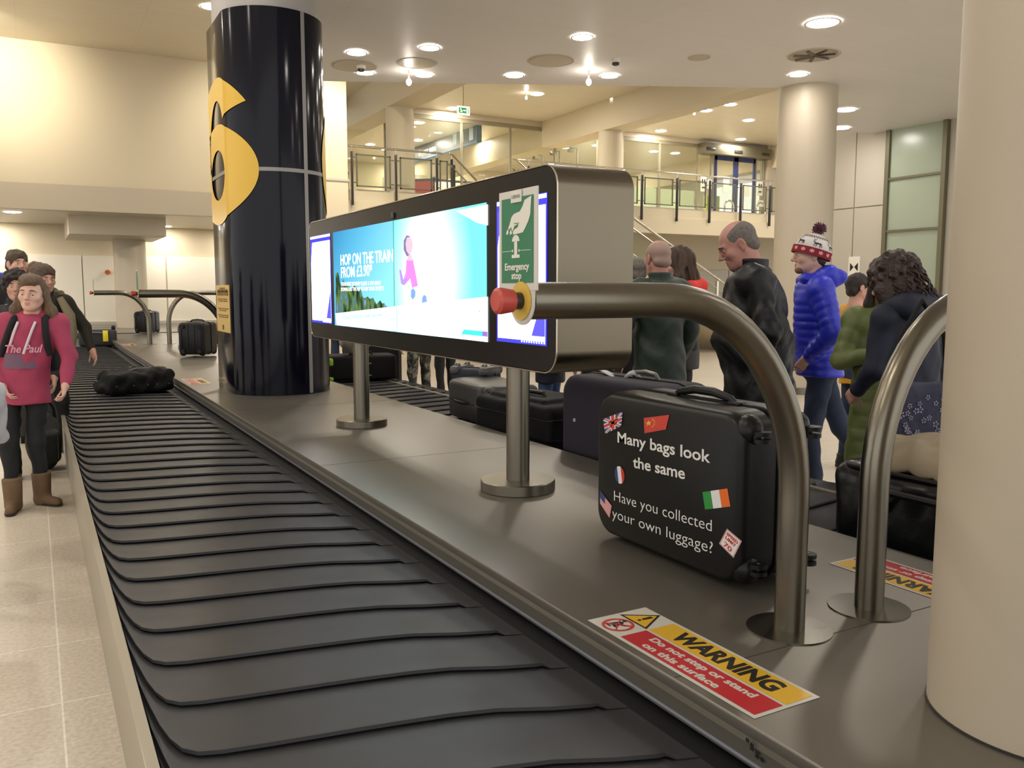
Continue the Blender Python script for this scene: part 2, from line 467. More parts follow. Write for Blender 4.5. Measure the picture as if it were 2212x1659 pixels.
# left: upper wall with a slab fascia, soffit and the panelled wall below
b = MB(); b.box(-16, 5.9, 23.5, 23.8, 4.02, HZ); b.box(-16, 5.9, 28.2, 28.4, 0, 3.5)
struct(b.build('wall_left', CREAM, smooth=False))
b = MB(); b.box(-16, 5.9, 23.32, 23.55, 3.42, 4.03, .01); struct(b.build('trim_1', CREAM2, smooth=False))
b = MB(); b.box(-16, 5.9, 23.55, 28.2, 3.42, 3.6); struct(b.build('ceiling_soffit', CEIL, smooth=False))
b = MB()
xs = [-4.2, -2.9, -1.5, -.05, 1.33, 2.22]
for x0, x1 in list(zip(xs, xs[1:])) + [(2.55, 3.6), (3.62, 5.6)]:
    b.box(x0 + .012, x1 - .012, 28.12, 28.2, .06, 2.55, .004)
struct(b.build('wall_panels', PANEL, smooth=False))
b = MB(); b.box(-16, 5.9, 28.1, 28.2, 0, .06); b.box(-16, 5.9, 28.09, 28.2, .52, .62); struct(b.build('baseboard_left', GREYPANEL, smooth=False))
# drop panel and its column under the soffit
b = MB(); b.prism([(.9, 24.6), (3.2, 24.6), (3.2, 27.6), (.9, 27.6)], 2.95, 3.44, bev=.01)
t = thing('column', 'thin round cream column under a square drop panel by the far panelled wall', 'column', (0, 0, 0))
b.build('drop_panel', CREAM2, t, smooth=False)
b = MB(); b.lathe([(.43, .48), (.43, 2.97)], (2.5, 26.9, 0)); b.build('shaft', CREAM2, t)
b = MB(); p = aY(232, 588, 28.08); b.cyl((p.x, 28.12, p.z), (p.x, 28.03, p.z), .07)
tag(b.build('fire_bell', mat('orange_red_plastic', 'c4642e', .4)), 'small round orange red disc on the far white panel wall', 'alarm')

# mezzanine
MY = 20.8
b = MB(); b.box(6.0, 34, MY + .12, 38, 3.7, 4.0)
struct(b.build('floor_mezzanine', CREAM2, smooth=False))
b = MB()
b.box(6.0, 9.45, MY - .02, MY + .3, 3.25, 3.74, .008); b.box(11.75, 34, MY - .02, MY + .3, 3.25, 3.74, .008)
b.box(6.0, 9.45, MY + .06, MY + .3, 3.74, 4.03); b.box(11.75, 34, MY + .06, MY + .3, 3.74, 4.03)
struct(b.build('trim_2', CREAM, smooth=False))
b = MB(); b.box(5.6, 6.35, 23.5, 23.8, 0, HZ); b.box(6.0, 34, 24.6, 24.8, 0, 3.7)
struct(b.build('wall_back', CREAM, smooth=False))
b = MB()
for i in range(9):
    b.box(12 + 2.2 * i + .02, 14.2 + 2.2 * i - .02, 24.54, 24.6, .1, 2.3, .004)
struct(b.build('trim_3', GREYPANEL, smooth=False))
b = MB(); b.box(6.0, 34, 37.8, 38, 4, HZ); struct(b.build('wall_far', CREAM, smooth=False))

# square cream pier beside the blue pillar, mezzanine pillars and beams
t = thing('pier', 'square cream pier just right of the big blue pillar, beside the balustrade', 'pillar')
b = MB(); b.box(5.62, 6.32, 18.9, 19.6, 0, HZ - .002, .01); b.build('shaft', CREAM, t, smooth=False)
b = MB(); b.box(5.6, 6.34, 18.88, 19.62, 3.95, 4.0); b.build('band', GREYPANEL, t, smooth=False)
for x, lab in ((9.0, 'cream pillar on the mezzanine, first right of the square pier'), (16.03, 'cream pillar on the mezzanine, left of the glass doors')):
    t = thing('pillar', lab, 'pillar', (x, 22.5, 0))
    b = MB(); b.lathe([(.37, 4.0), (.37, 6.5)], seg=40); b.build('shaft', CREAM, t)
    b = MB(); b.lathe([(.39, 4.0), (.39, 4.12)], seg=40); b.build('foot_ring', GREYPANEL, t)
for i, x in enumerate((9.0, 16.03, 26.7)):
    b = MB(); b.prism([(x - .42, HZ), (x - .37, 6.45), (x + .37, 6.45), (x + .95, 6.95), (x + .95, HZ)], 12.5, 37.5, axis=1)
    struct(b.build('trim_%d' % (4 + i), CREAM, smooth=False))

# big plain cream column in the middle right
c = aY(1745, 190, 8.8)
t = thing('column', 'tall thick cream column rising behind the man in the beanie', 'column', (10.02, 9.15, 0))
b = MB(); b.lathe([(.412, 0), (.412, LZ + .01)], seg=48); b.build('shaft', CREAM2, t)
b = MB(); b.lathe([(.43, 0), (.43, .1)], seg=48); b.build('foot_ring', STEEL_TUBE, t)

# near cream column standing on the carousel at the right edge
t = thing('column', 'near cream column standing on the steel deck at the right edge', 'column', (2.10, 1.10, .48))
b = MB(); b.lathe([(.268, 0), (.268, LZ - .47)], seg=72); b.build('shaft', mat('near_column_paint', 'b3a794', .5, bump=.02, bscale=220, var=.025, vscale=2), t)
b = MB(); b.lathe([(.2715, 0), (.2715, .006)], seg=72); b.build('sealant_joint', BLACKPOST, t)

# ------------------------------------------------------------------ blue numbered pillar
NAVY = mat('navy_gloss_panel', '0b0c19', .13, spec=.22)
YELLOW = mat('yellow_vinyl', 'e0b53a', .3)
JOINT = mat('grey_aluminium_joint', '8d8b88', .35, .3)
PXL, PXR, PYC, PHW = 1.72, 2.70, 9.2, .40
ZT = aY(600, 14, 8.43).z
def outline(n=28):
    """half outline from the left flat through the front curve to the right flat; (point, arclength)"""
    cx = (PXL + PXR) / 2; yc = PYC - PHW; half = (PXR - PXL) / 2; sag = .37
    R = (half * half + sag * sag) / (2 * sag); cy = yc - sag + R; a0 = math.asin(half / R)
    pts = [(PXL, PYC), (PXL, PYC - PHW)]
    for i in range(1, n + 1):
        a = -a0 + 2 * a0 * i / n
        pts.append((cx + R * math.sin(a), cy - R * math.cos(a)))
    pts.append((PXR, PYC))
    return pts
HALF = outline()
PRING = HALF[:-1] + [(x, 2 * PYC - y) for x, y in reversed(HALF[1:])][:0]
ring = HALF[1:-1] + [(x, 2 * PYC - y) for x, y in reversed(HALF[1:-1])]
S = [0]
for p, q in zip(HALF, HALF[1:]): S.append(S[-1] + math.dist(p, q))
def wrap(s, z, off=.003):
    sg = 1
    if s < 0: sg, s = -1, -s
    for i in range(len(S) - 1):
        if s <= S[i + 1] or i == len(S) - 2:
            t = (s - S[i]) / (S[i + 1] - S[i]); p, q = HALF[i], HALF[i + 1]
            x, y = p[0] + (q[0] - p[0]) * t, p[1] + (q[1] - p[1]) * t
            dx, dy = q[0] - p[0], q[1] - p[1]; L = math.hypot(dx, dy); nx, ny = dy / L, -dx / L
            if nx * (x - (PXL + PXR) / 2) + ny * (y - PYC) < 0: nx, ny = -nx, -ny
            x += nx * off; y += ny * off
            return Vector((x, y if sg > 0 else 2 * PYC - y, z))
t = thing('number_pillar', 'tall glossy navy pillar with a yellow 6 rising through the carousel', 'pillar')
b = MB(); b.prism(ring, .48, ZT); b.build('cladding', NAVY, t, angle=25)
b = MB(); b.prism([(PXL + .05 + (x - PXL) * .9, PYC + (y - PYC) * .93) for x, y in ring], ZT, HZ); b.build('upper_shaft', mat('lilac_grey_paint', 'a9a4a0', .5), t, angle=25)
zr = aY(610, 366, 8.43).z
def band(s0, s1, z0, z1, off, n=40):
    b = MB(); prev = None
    for i in range(n + 1):
        s = s0 + (s1 - s0) * i / n
        cur = [b.bm.verts.new(wrap(s, z, off)) for z in (z0, z1)]
        if prev: b.bm.faces.new((prev[0], cur[0], cur[1], prev[1]))
        prev = cur
    return b
sm = S[-1] / 2 + .2
for s0, s1, z0, z1, nm in ((.0, S[-1], zr - .018, zr + .018, 'joint_ring'), (-S[-1], 0, zr - .018, zr + .018, 'joint_ring'), (sm - .022, sm + .022, .49, ZT, 'joint_strip'), (-sm - .022, -sm + .022, .49, ZT, 'joint_strip')):
    band(s0, s1, z0, z1, .004).build(nm, JOINT, t)
def zl(y): return aX(474, y, PXL).z
def six(s_c, name):
    b = MB()
    def arc(c, ro, ri, a0, a1, n=96):
        prev = None
        for i in range(n + 1):
            a = math.radians(a0 + (a1 - a0) * i / n); row = []
            for k in range(15):
                f = k / 14; rx = ri[0] + (ro[0] - ri[0]) * f; rz = ri[1] + (ro[1] - ri[1]) * f
                row.append(b.bm.verts.new(wrap(s_c + c[0] + rx * math.cos(a), c[1] + rz * math.sin(a), .008)))
            if prev:
                for k in range(14): b.bm.faces.new((prev[k], prev[k + 1], row[k + 1], row[k]))
            prev = row
    zt, zb = zl(163), zl(487); zbt = zl(268)
    hb = (zbt - zb) / 2
    arc((0, zb + hb), (.80, hb), (.34, hb * .50), 0, 360)
    ht = (zt - zb) / 2
    arc((.02, zb + ht), (.82, ht), (.36, ht * .70), 35, 200)
    b.build(name, YELLOW, t)
six(0.0, 'number_six')
# right hand flat carries the same number on the far side
def six_right():
    b = MB(); zt, zb = zl(215), zl(487)
    prev = None
    for i in range(41):
        a = math.radians(-90 + 180 * i / 40); row = []
        for k in range(5):
            f = k / 4; s = S[-1] - .1 - (.30 + .2 * f) * math.cos(a)
            row.append(b.bm.verts.new(wrap(s, (zt + zb) / 2 + (zt - zb) / 2 * math.sin(a) * (.75 + .25 * f), .008)))
        if prev:
            for k in range(4): b.bm.faces.new((prev[k], prev[k + 1], row[k + 1], row[k]))
        prev = row
    b.build('number_six', YELLOW, t)
six_right()
# yellow notice on the left flat of the pillar
n0 = thing('notice', 'yellow printed notice on the left side of the navy pillar', 'notice')
z0, z1 = aX(480, 716, PXL).z, aX(480, 616, PXL).z
b = MB(); b.box(PXL - .006, PXL - .001, PYC - .34, PYC + .34, z0, z1); b.build('sheet', mat('pale_yellow_paper', 'd8b76a', .4), n0, smooth=False)
INKB = mat('brown_ink', '6f4d1e', .6)
polys = []
rnd = random.Random(3)
for zf, h, wide in ((.93, .018, .3), (.88, .03, .5), (.83, .05, .55), (.7, .012, .5), (.66, .012, .45), (.5, .012, .5), (.46, .012, .4), (.36, .012, .5), (.32, .012, .42), (.1, .05, .12)):
    y = PYC + wide / 2
    while y > PYC - wide / 2 + .03:
        w = rnd.uniform(.03, .09); z = z0 + (z1 - z0) * zf
        polys.append([(PXL - .007, y, z - h / 2), (PXL - .007, y - w, z - h / 2), (PXL - .007, y - w, z + h / 2), (PXL - .007, y, z + h / 2)])
        y -= w + .02
flat(polys, 'print_lines', INKB, n0)
# ================================================================== upper floor: balustrade, glass wall, door, signs
def rail_post(x, parent, y=MY - .06):
    b = MB(); b.box(x - .022, x + .022, y - .07, y + .02, 3.62, 4.92, .012); b.build('post', BLACKPOST, parent)
    b = MB(); b.cyl((x, y - .02, 4.9), (x, y - .02, 5.04), .014, seg=10); b.build('rail_bracket', STEELRAIL, parent)
def rail_panel(x0, x1, parent, y=MY - .04):
    b = MB(); r = .016
    for a, c in (((x0, 4.10), (x1, 4.10)), ((x0, 4.86), (x1, 4.86)), ((x0, 4.10), (x0, 4.86)), ((x1, 4.10), (x1, 4.86))):
        b.box(min(a[0], c[0]) - r, max(a[0], c[0]) + r, y - r, y + r, min(a[1], c[1]) - r, max(a[1], c[1]) + r)
    for z in (4.18, 4.78):
        b.box(x0 - .1, x0, y - .012, y + .012, z - .012, z + .012); b.box(x1, x1 + .1, y - .012, y + .012, z - .012, z + .012)
    b.build('panel_frame', mat('grey_rail_frame', '6c6758', .4, .6), parent, smooth=False)
    b = MB(); b.box(x0 + r, x1 - r, y - .004, y + .004, 4.11, 4.85); b.build('pane', GLASS, parent, smooth=False)
def balustrade(xs, x0, x1, lab):
    t = thing('balustrade', lab, 'balustrade', (0, 0, 0))
    b = MB(); b.tube([(x0, MY - .06, 5.05), (x1, MY - .06, 5.05)], .026, 12); b.build('handrail', STEELRAIL, t)
    for x in xs: rail_post(x, t)
    for a, c in zip(xs, xs[1:]): rail_panel(a + .14, c - .14, t)
    return t
t1 = balustrade([7.03, 8.18, 9.31], 6.35, 9.5, 'steel and glass balustrade on the mezzanine left of the stair head')
rail_post(9.73, t1)
rail_panel(9.42, 9.62, t1)
xr = [12.05, 13.34, 14.63, 15.92, 17.25, 18.55, 19.84, 21.11, 22.4, 23.6, 24.66, 25.9]
balustrade(xr, 11.72, 26.5, 'long steel and glass balustrade on the mezzanine right of the stair head')

# stair: a first flight towards the belts, a landing and a second flight to the right, all behind the display
ts = thing('staircase', 'cream staircase with steel handrails going down behind the waiting people', 'staircase')
def steps(n, a0, a1, z0, z1):
    pts = []
    for i in range(n):
        pts += [(a0 + (a1 - a0) * i / n, z0 + (z1 - z0) * (i + 1) / n + abs(z1 - z0) / n), (a0 + (a1 - a0) * (i + 1) / n, z0 + (z1 - z0) * (i + 1) / n + abs(z1 - z0) / n)]
    return pts
b = MB(); q = steps(9, 20.75, 17.9, 4.0, 2.5); b.prism(q + [(17.9, 2.3), (18.2, 2.25), (20.75, 3.6)], 9.55, 11.55, axis=0)
b.box(9.55, 11.55, 16.1, 17.9, 2.28, 2.5)
q = steps(15, 11.55, 16.25, 2.5, 0.0); b.prism(q + [(16.25, 0), (15.6, 0), (11.55, 2.2)], 16.1, 17.9, axis=1); b.build('flight', CREAM, ts, smooth=False)
for x in (9.60, 11.5):
    b = MB(); b.tube([(x, 20.60, 5.03), (x, 20.4, 4.98), (x, 17.9, 3.52), (x, 17.6, 3.5)], .028, 12); b.build('handrail', STEELRAIL, ts)
    b = MB(); b.prism([(20.6, 4.1), (17.95, 2.6), (17.95, 3.3), (20.6, 4.75)], x - .006, x + .006, axis=0); b.build('side_pane', GLASS, ts, smooth=False)
    b = MB(); b.tube([(x, 20.6, 4.78), (x, 17.95, 3.33)], .02, 8); b.build('lower_rail', DARKMETAL, ts)
    for y in (20.3, 18.2):
        b = MB(); b.box(x - .025, x + .025, y - .025, y + .025, 4.0 + (y - 20.75) * .53 - .1, 4.95 + (y - 20.75) * .53); b.build('baluster', BLACKPOST, ts, smooth=False)
for y in (16.08, 17.92):
    b = MB(); b.tube([(11.2, y, 3.55), (11.6, y, 3.45), (16.2, y, 1.02), (16.6, y, 1.0)], .03, 12); b.build('handrail', STEELRAIL, ts)
    b = MB(); b.tube([(11.7, y, 3.16), (16.2, y, .78)], .02, 8); b.build('lower_rail', STEELRAIL, ts)
    b = MB(); b.prism([(11.7, 2.5), (16.2, .12), (16.2, .75), (11.7, 3.12)], y - .006, y + .006, axis=1); b.build('side_pane', GLASS, ts, smooth=False)
    for x in (11.65, 13.2, 14.7, 16.2):
        b = MB(); z = 2.5 - (x - 11.55) * .532; b.box(x - .03, x + .03, y - .03, y + .03, max(0, z - .05), z + .93); b.build('baluster', STEELRAIL, ts, smooth=False)

# glass wall on the mezzanine
GY = 26.0; GT = 7.12
def window(n, x0, x1, frost=False):
    b = MB(); w = .035
    o = struct(link('window_%d' % n, (lambda q: q.mesh('w', False))(MB().box(x0, x1, GY - .01, GY + .01, 4.0, GT - .1)), GLASS))
    fr = MB(); fr.box(x0 + .001, x0 + w, GY - .035, GY + .035, 4.0, GT); fr.box(x1 - w, x1 - .001, GY - .035, GY + .035, 4.0, GT); fr.box(x0 + w, x1 - w, GY - .035, GY + .035, GT - .13, GT); fr.box(x0 + w, x1 - w, GY - .035, GY + .035, 4.0, 4.1)
    fr.build('window_frame', DARKMETAL, o, smooth=False)
    if frost:
        f = MB(); f.box(x0 + .1, x1 - .1, GY + .02, GY + .03, 4.1, 5.35); f.build('frosted_panel', FROSTFILM, o, smooth=False)
xs = [7.0, 9.95]
window(1, *xs)
for i, (a, c) in enumerate([(10.83, 12.57), (12.57, 14.39), (14.39, 16.18), (16.18, 18.05)]): window(2 + i, a, c)
for i, (a, c) in enumerate([(18.97, 20.77), (20.77, 22.63)]): window(6 + i, a, c, True)
b = MB(); b.box(9.95, 10.83, GY - .2, GY + .2, 4, HZ); b.box(18.05, 18.97, GY - .2, GY + .2, 4, HZ); b.box(26.1, 34, GY - .2, GY + .2, 4, HZ); b.box(6, 26.1, GY - .05, GY + .05, GT, HZ)
struct(b.build('wall_glass_piers', CREAM2, smooth=False))
# sliding door set
BLUEF = mat('blue_door_frame', '27305c', .35)
d = thing('sliding_door', 'blue framed automatic sliding glass door under a grey header on the mezzanine', 'door')
b = MB(); b.box(22.6, 26.1, GY - .42, GY + .05, 6.74, 7.14, .02); b.build('header', mat('grey_header', '7d7763', .4, .4), d)
b = MB()
for x in (22.9, 24.3, 25.75): b.box(x - .2, x + .2, GY - .46, GY - .41, 6.86, 6.96, .01)
b.build('door_sensor', BLACKPOST, d)
for x0, x1 in ((23.4, 24.45), (24.5, 25.5)):
    b = MB(); w = .09
    b.box(x0, x0 + w, GY - .15, GY - .08, 4.0, 6.74); b.box(x1 - w, x1, GY - .15, GY - .08, 4.0, 6.74); b.box(x0, x1, GY - .15, GY - .08, 6.58, 6.74); b.box(x0, x1, GY - .15, GY - .08, 4.0, 4.16)
    f = b.build('door_leaf', BLUEF, d, smooth=False)
    b = MB(); b.box(x0 + w, x1 - w, GY - .12, GY - .11, 4.16, 6.58); b.build('door_pane', GLASS, f, smooth=False)
b = MB(); b.box(23.25, 23.4, GY - .1, GY, 4.0, 6.74); b.box(25.5, 25.62, GY - .1, GY, 4.0, 6.74); b.box(26.0, 26.12, GY - .1, GY, 4.0, 6.74); b.build('jamb', DARKMETAL, d, smooth=False)
b = MB(); b.box(22.7, 23.25, GY - .05, GY - .04, 4.0, 6.74); b.box(25.62, 26.0, GY - .05, GY - .04, 4.0, 6.74); b.build('side_pane', GLASS, d, smooth=False)
PAPER = mat('white_paper', 'f2eee0', .6); INK = mat('black_ink', '15140f', .6)
for nm, x0, x1, z0, z1, lab in (('notice', 23.8, 24.1, 5.35, 5.85, 'blank white paper taped to the left sliding door leaf'), ('notice', 24.85, 25.15, 5.28, 5.72, 'white printed paper taped to the right sliding door leaf'), ('notice', 23.0, 23.2, 5.45, 5.8, 'white paper beside the pictogram left of the sliding door'), ('notice', 25.68, 25.95, 4.9, 5.15, 'small white paper low on the pane right of the sliding door')):
    b = MB(); b.box(x0, x1, GY - .19, GY - .155, z0, z1); tag(b.build(nm, PAPER, smooth=False), lab, 'notice')
for x, lab in ((22.85, 'white sign with two black footprints on the pane left of the sliding door'), (25.82, 'white sign with two black footprints on the pane right of the sliding door')):
    s = thing('footprint_sign', lab, 'sign', (x, GY - .1, 5.62))
    b = MB(); b.box(-.14, .14, -.012, 0, -.28, .28); b.build('sheet', PAPER, s, smooth=False)
    b = MB()
    for q in (-1, 1): b.sph((q * .055, -.014, .1), (.035, .004, .1)); 
    b.box(-.08, .08, -.016, -.012, -.16, -.1); b.build('footprints', INK, s)
# things on the mezzanine seen through the glass
def bin_(x, y):
    t = thing('litter_bin', 'red tapered litter bin with a black top on the mezzanine behind the balustrade', 'bin', (x, y, 4.0))
    b = MB(); b.lathe([(.08, .02), (.26, .5), (.3, .95)]); b.build('bucket', mat('red_plastic', 'c9403a', .4), t)
    b = MB(); b.lathe([(.31, .95), (.31, 1.2), (.24, 1.24)]); b.build('lid', BLACKPOST, t)
    b = MB(); b.lathe([(.2, 0), (.2, .04)]); b.build('foot', BLACKPOST, t)
bin_(23.0, GY + 1.0)
for x, lab in ((23.55, 'silver hoop barrier left in front of the sliding door'), (25.2, 'silver hoop barrier right in front of the sliding door')):
    h = [(x - .22, 25.2, 4.0), (x - .22, 25.2, 4.75)] + [(x - .22 * math.cos(a), 25.2, 4.75 + .22 * math.sin(a)) for a in np.linspace(.2, math.pi - .2, 9)] + [(x + .22, 25.2, 4.75), (x + .22, 25.2, 4.0)]
    b = MB(); b.tube(h, .035, 12); tag(b.build('hoop_barrier', STEELRAIL), lab, 'barrier')
b = MB(); b.box(24.2, 24.9, 27.2, 27.4, 4.6, 5.4, .02); b.box(24.25, 24.85, 27.28, 27.32, 4.0, 4.62)
tag(b.build('poster_board', mat('lime_poster', 'c9d873', .5), smooth=False), 'lime yellow board standing behind the sliding door', 'board')
NAVYTAPE = mat('navy_belt_tape', '2f3b7c', .5)
def queue_post(x, y, lab, to=None):
    t = thing('queue_post', lab, 'queue barrier', (x, y, 4.0))
    b = MB(); b.lathe([(.17, 0), (.17, .02), (.05, .05)], seg=20); b.build('foot', STEELRAIL, t)
    b = MB(); b.lathe([(.035, .05), (.035, 1.3), (.05, 1.3), (.05, 1.38), (.02, 1.4)], seg=14); b.build('pole', mat('navy_post', '1d2340', .4), t)
    if to:
        dx, dy = to[0] - x, to[1] - y; L = math.hypot(dx, dy); b = MB(); b.box(0, L, -.004, .004, 1.26, 1.34)
        b.move(Matrix.Rotation(math.atan2(dy, dx), 4, 'Z')); b.build('belt_tape', NAVYTAPE, t, smooth=False)
queue_post(9.2, 27.6, 'navy queue post behind the left end of the glass wall', (7.0, 28.8))
queue_post(12.2, 27.4, 'navy queue post standing before the red banner', (10.9, 28.6))
queue_post(14.3, 27.6, 'navy queue post right of the red banner', (12.25, 27.45))
queue_post(7.3, 29.5, 'navy queue post farthest left behind the glass', (9.9, 29.6))
b = MB(); b.box(12.0, 12.75, 28.6, 28.66, 4.0, 5.45, .01); tag(b.build('banner', mat('crimson_banner', 'b02a3e', .5), smooth=False), 'low crimson banner among the queue posts behind the glass wall', 'banner')
# hanging wayfinding sign beyond the glass
wd = thing('hanging_sign', 'long dark blue direction sign hung from the ceiling beyond the glass wall', 'sign')
p0, p1 = Vector((12.1, 30.5, 0)), Vector((15.6, 29.0, 0))
p1 = aY(1030, 305, 27.6); D1 = float((np.array(p1) - _C) @ _F); p0 = Vector(_C + ray(860, 357) * D1 * 1.205)
ex = Vector((p1.x - p0.x, p1.y - p0.y, 0)); Lw = ex.length; ex.normalize()
M = frame((p0.x, p0.y, p1.z), ex, (0, 0, 1))
b = MB(); b.box(0, Lw, 0, .62, -.16, 0, .01); b.move(M); b.build('panel', mat('charcoal_blue_panel', '23272f', .4), wd, smooth=False)
b = MB(); b.box(Lw - .02, Lw + .03, -.02, .64, -.18, .02); b.box(0, Lw, -.03, .02, -.17, .012); b.move(M); b.build('blue_edge', mat('blue_edge', '2f649a', .4), wd, smooth=False)
WHITEP = mat('white_print', 'eceadf', .5)
text('lettering', 'airport gates', .34, WHITEP, M @ Matrix.Translation((Lw * .30, .16, .003)), wd, sx=.95)
b = MB()
for u in (.74, .82): b.box(Lw * u - .02, Lw * u + .28, .12, .52, .001, .006, 0)
for u in (.92,): b.box(Lw * u, Lw * u + .3, .1, .54, .001, .006)
b.move(M); b.build('pictogram', mat('pale_blue_print', 'a9c4d8', .5), wd, smooth=False)
b = MB(); b.cyl((.6, .62, -.08), (.6, 1.3, -.08), .02, seg=8); b.cyl((Lw - .6, .62, -.08), (Lw - .6, 1.3, -.08), .02, seg=8); b.move(M); b.build('hanger', BLACKPOST, wd)
# exit sign
ep = aY(1001, 239, 22.0)
es = thing('exit_sign', 'small green running man exit sign hung under the high ceiling', 'sign', (ep.x, 22.0, ep.z))
GREENM = mat('exit_green', '2f8a45', .4, emit=.5); WHITEM = mat('exit_white', 'f2f5e8', .4, emit=.9)
b = MB(); b.box(-.19, .19, -.02, .02, -.115, .115, .004); b.build('housing', WHITEM, es, smooth=False)
b = MB(); b.box(-.15, .15, -.026, -.02, -.075, .075); b.build('green_field', GREENM, es, smooth=False)
b = MB(); b.sph((-.095, -.028, .04), (.016, .003, .016)); b.cyl((-.095, -.028, .025), (-.07, -.028, -.015), .013); b.cyl((-.07, -.028, -.015), (-.045, -.028, -.055), .009); b.cyl((-.075, -.028, -.015), (-.11, -.028, -.05), .009)
b.cyl((-.03, -.028, 0), (.04, -.028, 0), .009); b.cyl((.04, -.028, 0), (.04, -.028, 0.001), .001); b.face([(.03, -.028, .03), (.065, -.028, 0), (.03, -.028, -.03)]); b.box(.085, .125, -.029, -.026, -.06, .06)
b.build('pictogram', WHITEM, es)
b = MB(); b.cyl((0, 0, .115), (0, 0, HZ - ep.z), .012, seg=8); b.build('stem', STEELRAIL, es)
# pale camera arms behind the glass
for i, (px, py) in enumerate(((1247, 315), (1172, 336), (1209, 327))):
    p = aY(px, py, 29.5)
    b = MB(); p.z = min(p.z, HZ - .1); b.tube([(p.x - .35, 29.5, p.z), (p.x, 29.5, p.z), (p.x, 29.5, 4.0)], .035, 8); b.tube([(p.x, 29.5, p.z - 1.0), (p.x + .9, 29.5, p.z - 1.04)], .03, 8)
    b.box(p.x - .4, p.x - .2, 29.4, 29.6, p.z - .16, p.z - .03)
    tag(b.build('gate_arm', mat('grey_arm', '77735f', .5)), ['angled grey arm behind the glass, rightmost of the three', 'angled grey arm behind the glass, leftmost of the three', 'angled grey arm behind the glass, middle one of the three'][i], 'gantry arm')
# white cabinet blocks beyond the glass
b = MB(); b.box(13.2, 14.6, 33.5, 35, 4, 6.3, .01); tag(b.build('cabinet', PANEL, smooth=False), 'tall pale cabinet standing far behind the glass wall', 'cabinet')

# ------------------------------------------------------------------ lift shaft on the right
LX = 13.9
b = MB(); b.box(LX, LX + .25, 8.2, 12.05, 0, HZ); struct(b.build('wall_lift', GREYPANEL, smooth=False))
def lpt(px, py): return aX(px, py, LX)
ya, yb = lpt(1922, 400).y, lpt(2040, 400).y
yj = lpt(1849, 400).y
lw = thing('lift_front', 'grey panelled lift front with tall frosted glass beside the right column', 'lift')
b = MB(); b.box(LX - .04, LX - .02, yb, ya, 0, LZ + .4); b.build('frosted_glass', FROST, lw, smooth=False)
b = MB(); FR = mat('lift_frame', '77745f', .4, .5)
b.box(LX - .09, LX, ya - .02, ya + .06, 0, LZ + .4); b.box(LX - .09, LX, yb - .06, yb + .02, 0, LZ + .4)
for py in (388, 500): 
    z = lpt(1925, py).z; b.box(LX - .08, LX - .01, yb, ya, z - .02, z + .02)
z = 1.55; b.box(LX - .08, LX - .01, yb, ya, z - .02, z + .02)
b.build('frame_bars', FR, lw, smooth=False)
b = MB(); zq = lpt(1880, 446).z
for y0, y1 in ((ya + .1, yj - .012), (yj + .012, 12.0)):
    b.box(LX - .03, LX, y0, y1, .1, zq - .012); b.box(LX - .03, LX, y0, y1, zq + .012, LZ + .4)
b.build('wall_panel', mat('warm_grey_panel', 'c4bdae', .35), lw, smooth=False)
p = lpt(1848, 577)
s = thing('toilet_sign', 'small white square sign with a black pictogram on the grey lift panel', 'sign')
b = MB(); b.box(LX - .045, LX - .03, p.y - .13, p.y + .13, p.z - .2, p.z + .2); b.build('plate', PAPER, s, smooth=False)
b = MB(); b.prism([(p.y + .09, p.z - .08), (p.y + .01, p.z), (p.y + .09, p.z + .08)], LX - .05, LX - .045, axis=0); b.prism([(p.y - .09, p.z - .08), (p.y - .01, p.z), (p.y - .09, p.z + .08)], LX - .05, LX - .045, axis=0)
b.build('pictogram', INK, s, smooth=False)
# dark monitor on a bracket by the middle column
p = aY(1812, 338, 17.0)
m = thing('monitor', 'black monitor hung from a ceiling bracket right of the middle column', 'monitor', (p.x, 17.0, p.z))
b = MB(); b.box(-.42, .12, -.06, .06, -.34, .3, .015); b.build('screen', mat('black_screen', '0c0d0c', .25), m)
b = MB(); b.tube([(-.1, 0, .3), (-.1, 0, .6), (.3, 0, .72)], .03, 8); b.prism([(-.45, 1.35), (-.4, 1.2), (.35, .72), (.3, .82)], -.03, .03, axis=1); b.tube([(-.3, 0, 1.2), (-.3, 0, HZ - p.z)], .03, 8)
b.build('bracket', BLACKPOST, m)

p = aY(1825, 400, 21.3)
b = MB(); b.box(p.x - .13, p.x + .12, 21.3, 21.38, 4.0, aY(1825, 352, 21.3).z, .01)
tag(b.build('light_box', emat('light_box_glow', 'fff8e8', 5.0), smooth=False), 'narrow white light box on the mezzanine between the middle column and the lift', 'light box')
# ------------------------------------------------------------------ lamps
GLOW = emat('lamp_glow', 'fff7ec', 165.0)
GLOW_COOL = emat('lamp_glow_front', 'fff8f0', 60.0)
GLOW_SPOT = emat('spot_glow', 'fff4e4', 40.0)
WHITETRIM = mat('white_lamp_trim', 'e8e2d2', .4)
def lamp_proto(r, glow):
    t = thing('downlight', '', 'ceiling light')
    b = MB(); b.lathe([(r * 1.12, -.004), (r * 1.16, -.012), (r * 1.0, -.014)], seg=28, caps=False); b.build('trim_ring', WHITETRIM, t)
    b = MB(); b.lathe([(r, -.010), (r * .6, -.016), (.001, -.018)], seg=28, caps=False); b.build('diffuser', glow, t)
    return t
used = {}
def downlight(x, y, z, r, label, group, glow=None):
    glow = glow or GLOW
    k = (r, glow.name)
    if k not in used:
        o = lamp_proto(r, glow); used[k] = o
        o.location = (x, y, z); o['label'] = label; o['group'] = group
    else: dup(used[k], (x, y, z), 0, label, group)
low_px = [(1777, 48, .17), (1258, 79, .115), (928, 102, .115), (770, 113, .115), (1725, 160, .115), (1317, 163, .115), (1111, 162, .115), (916, 161, .115), (789, 156, .115)]
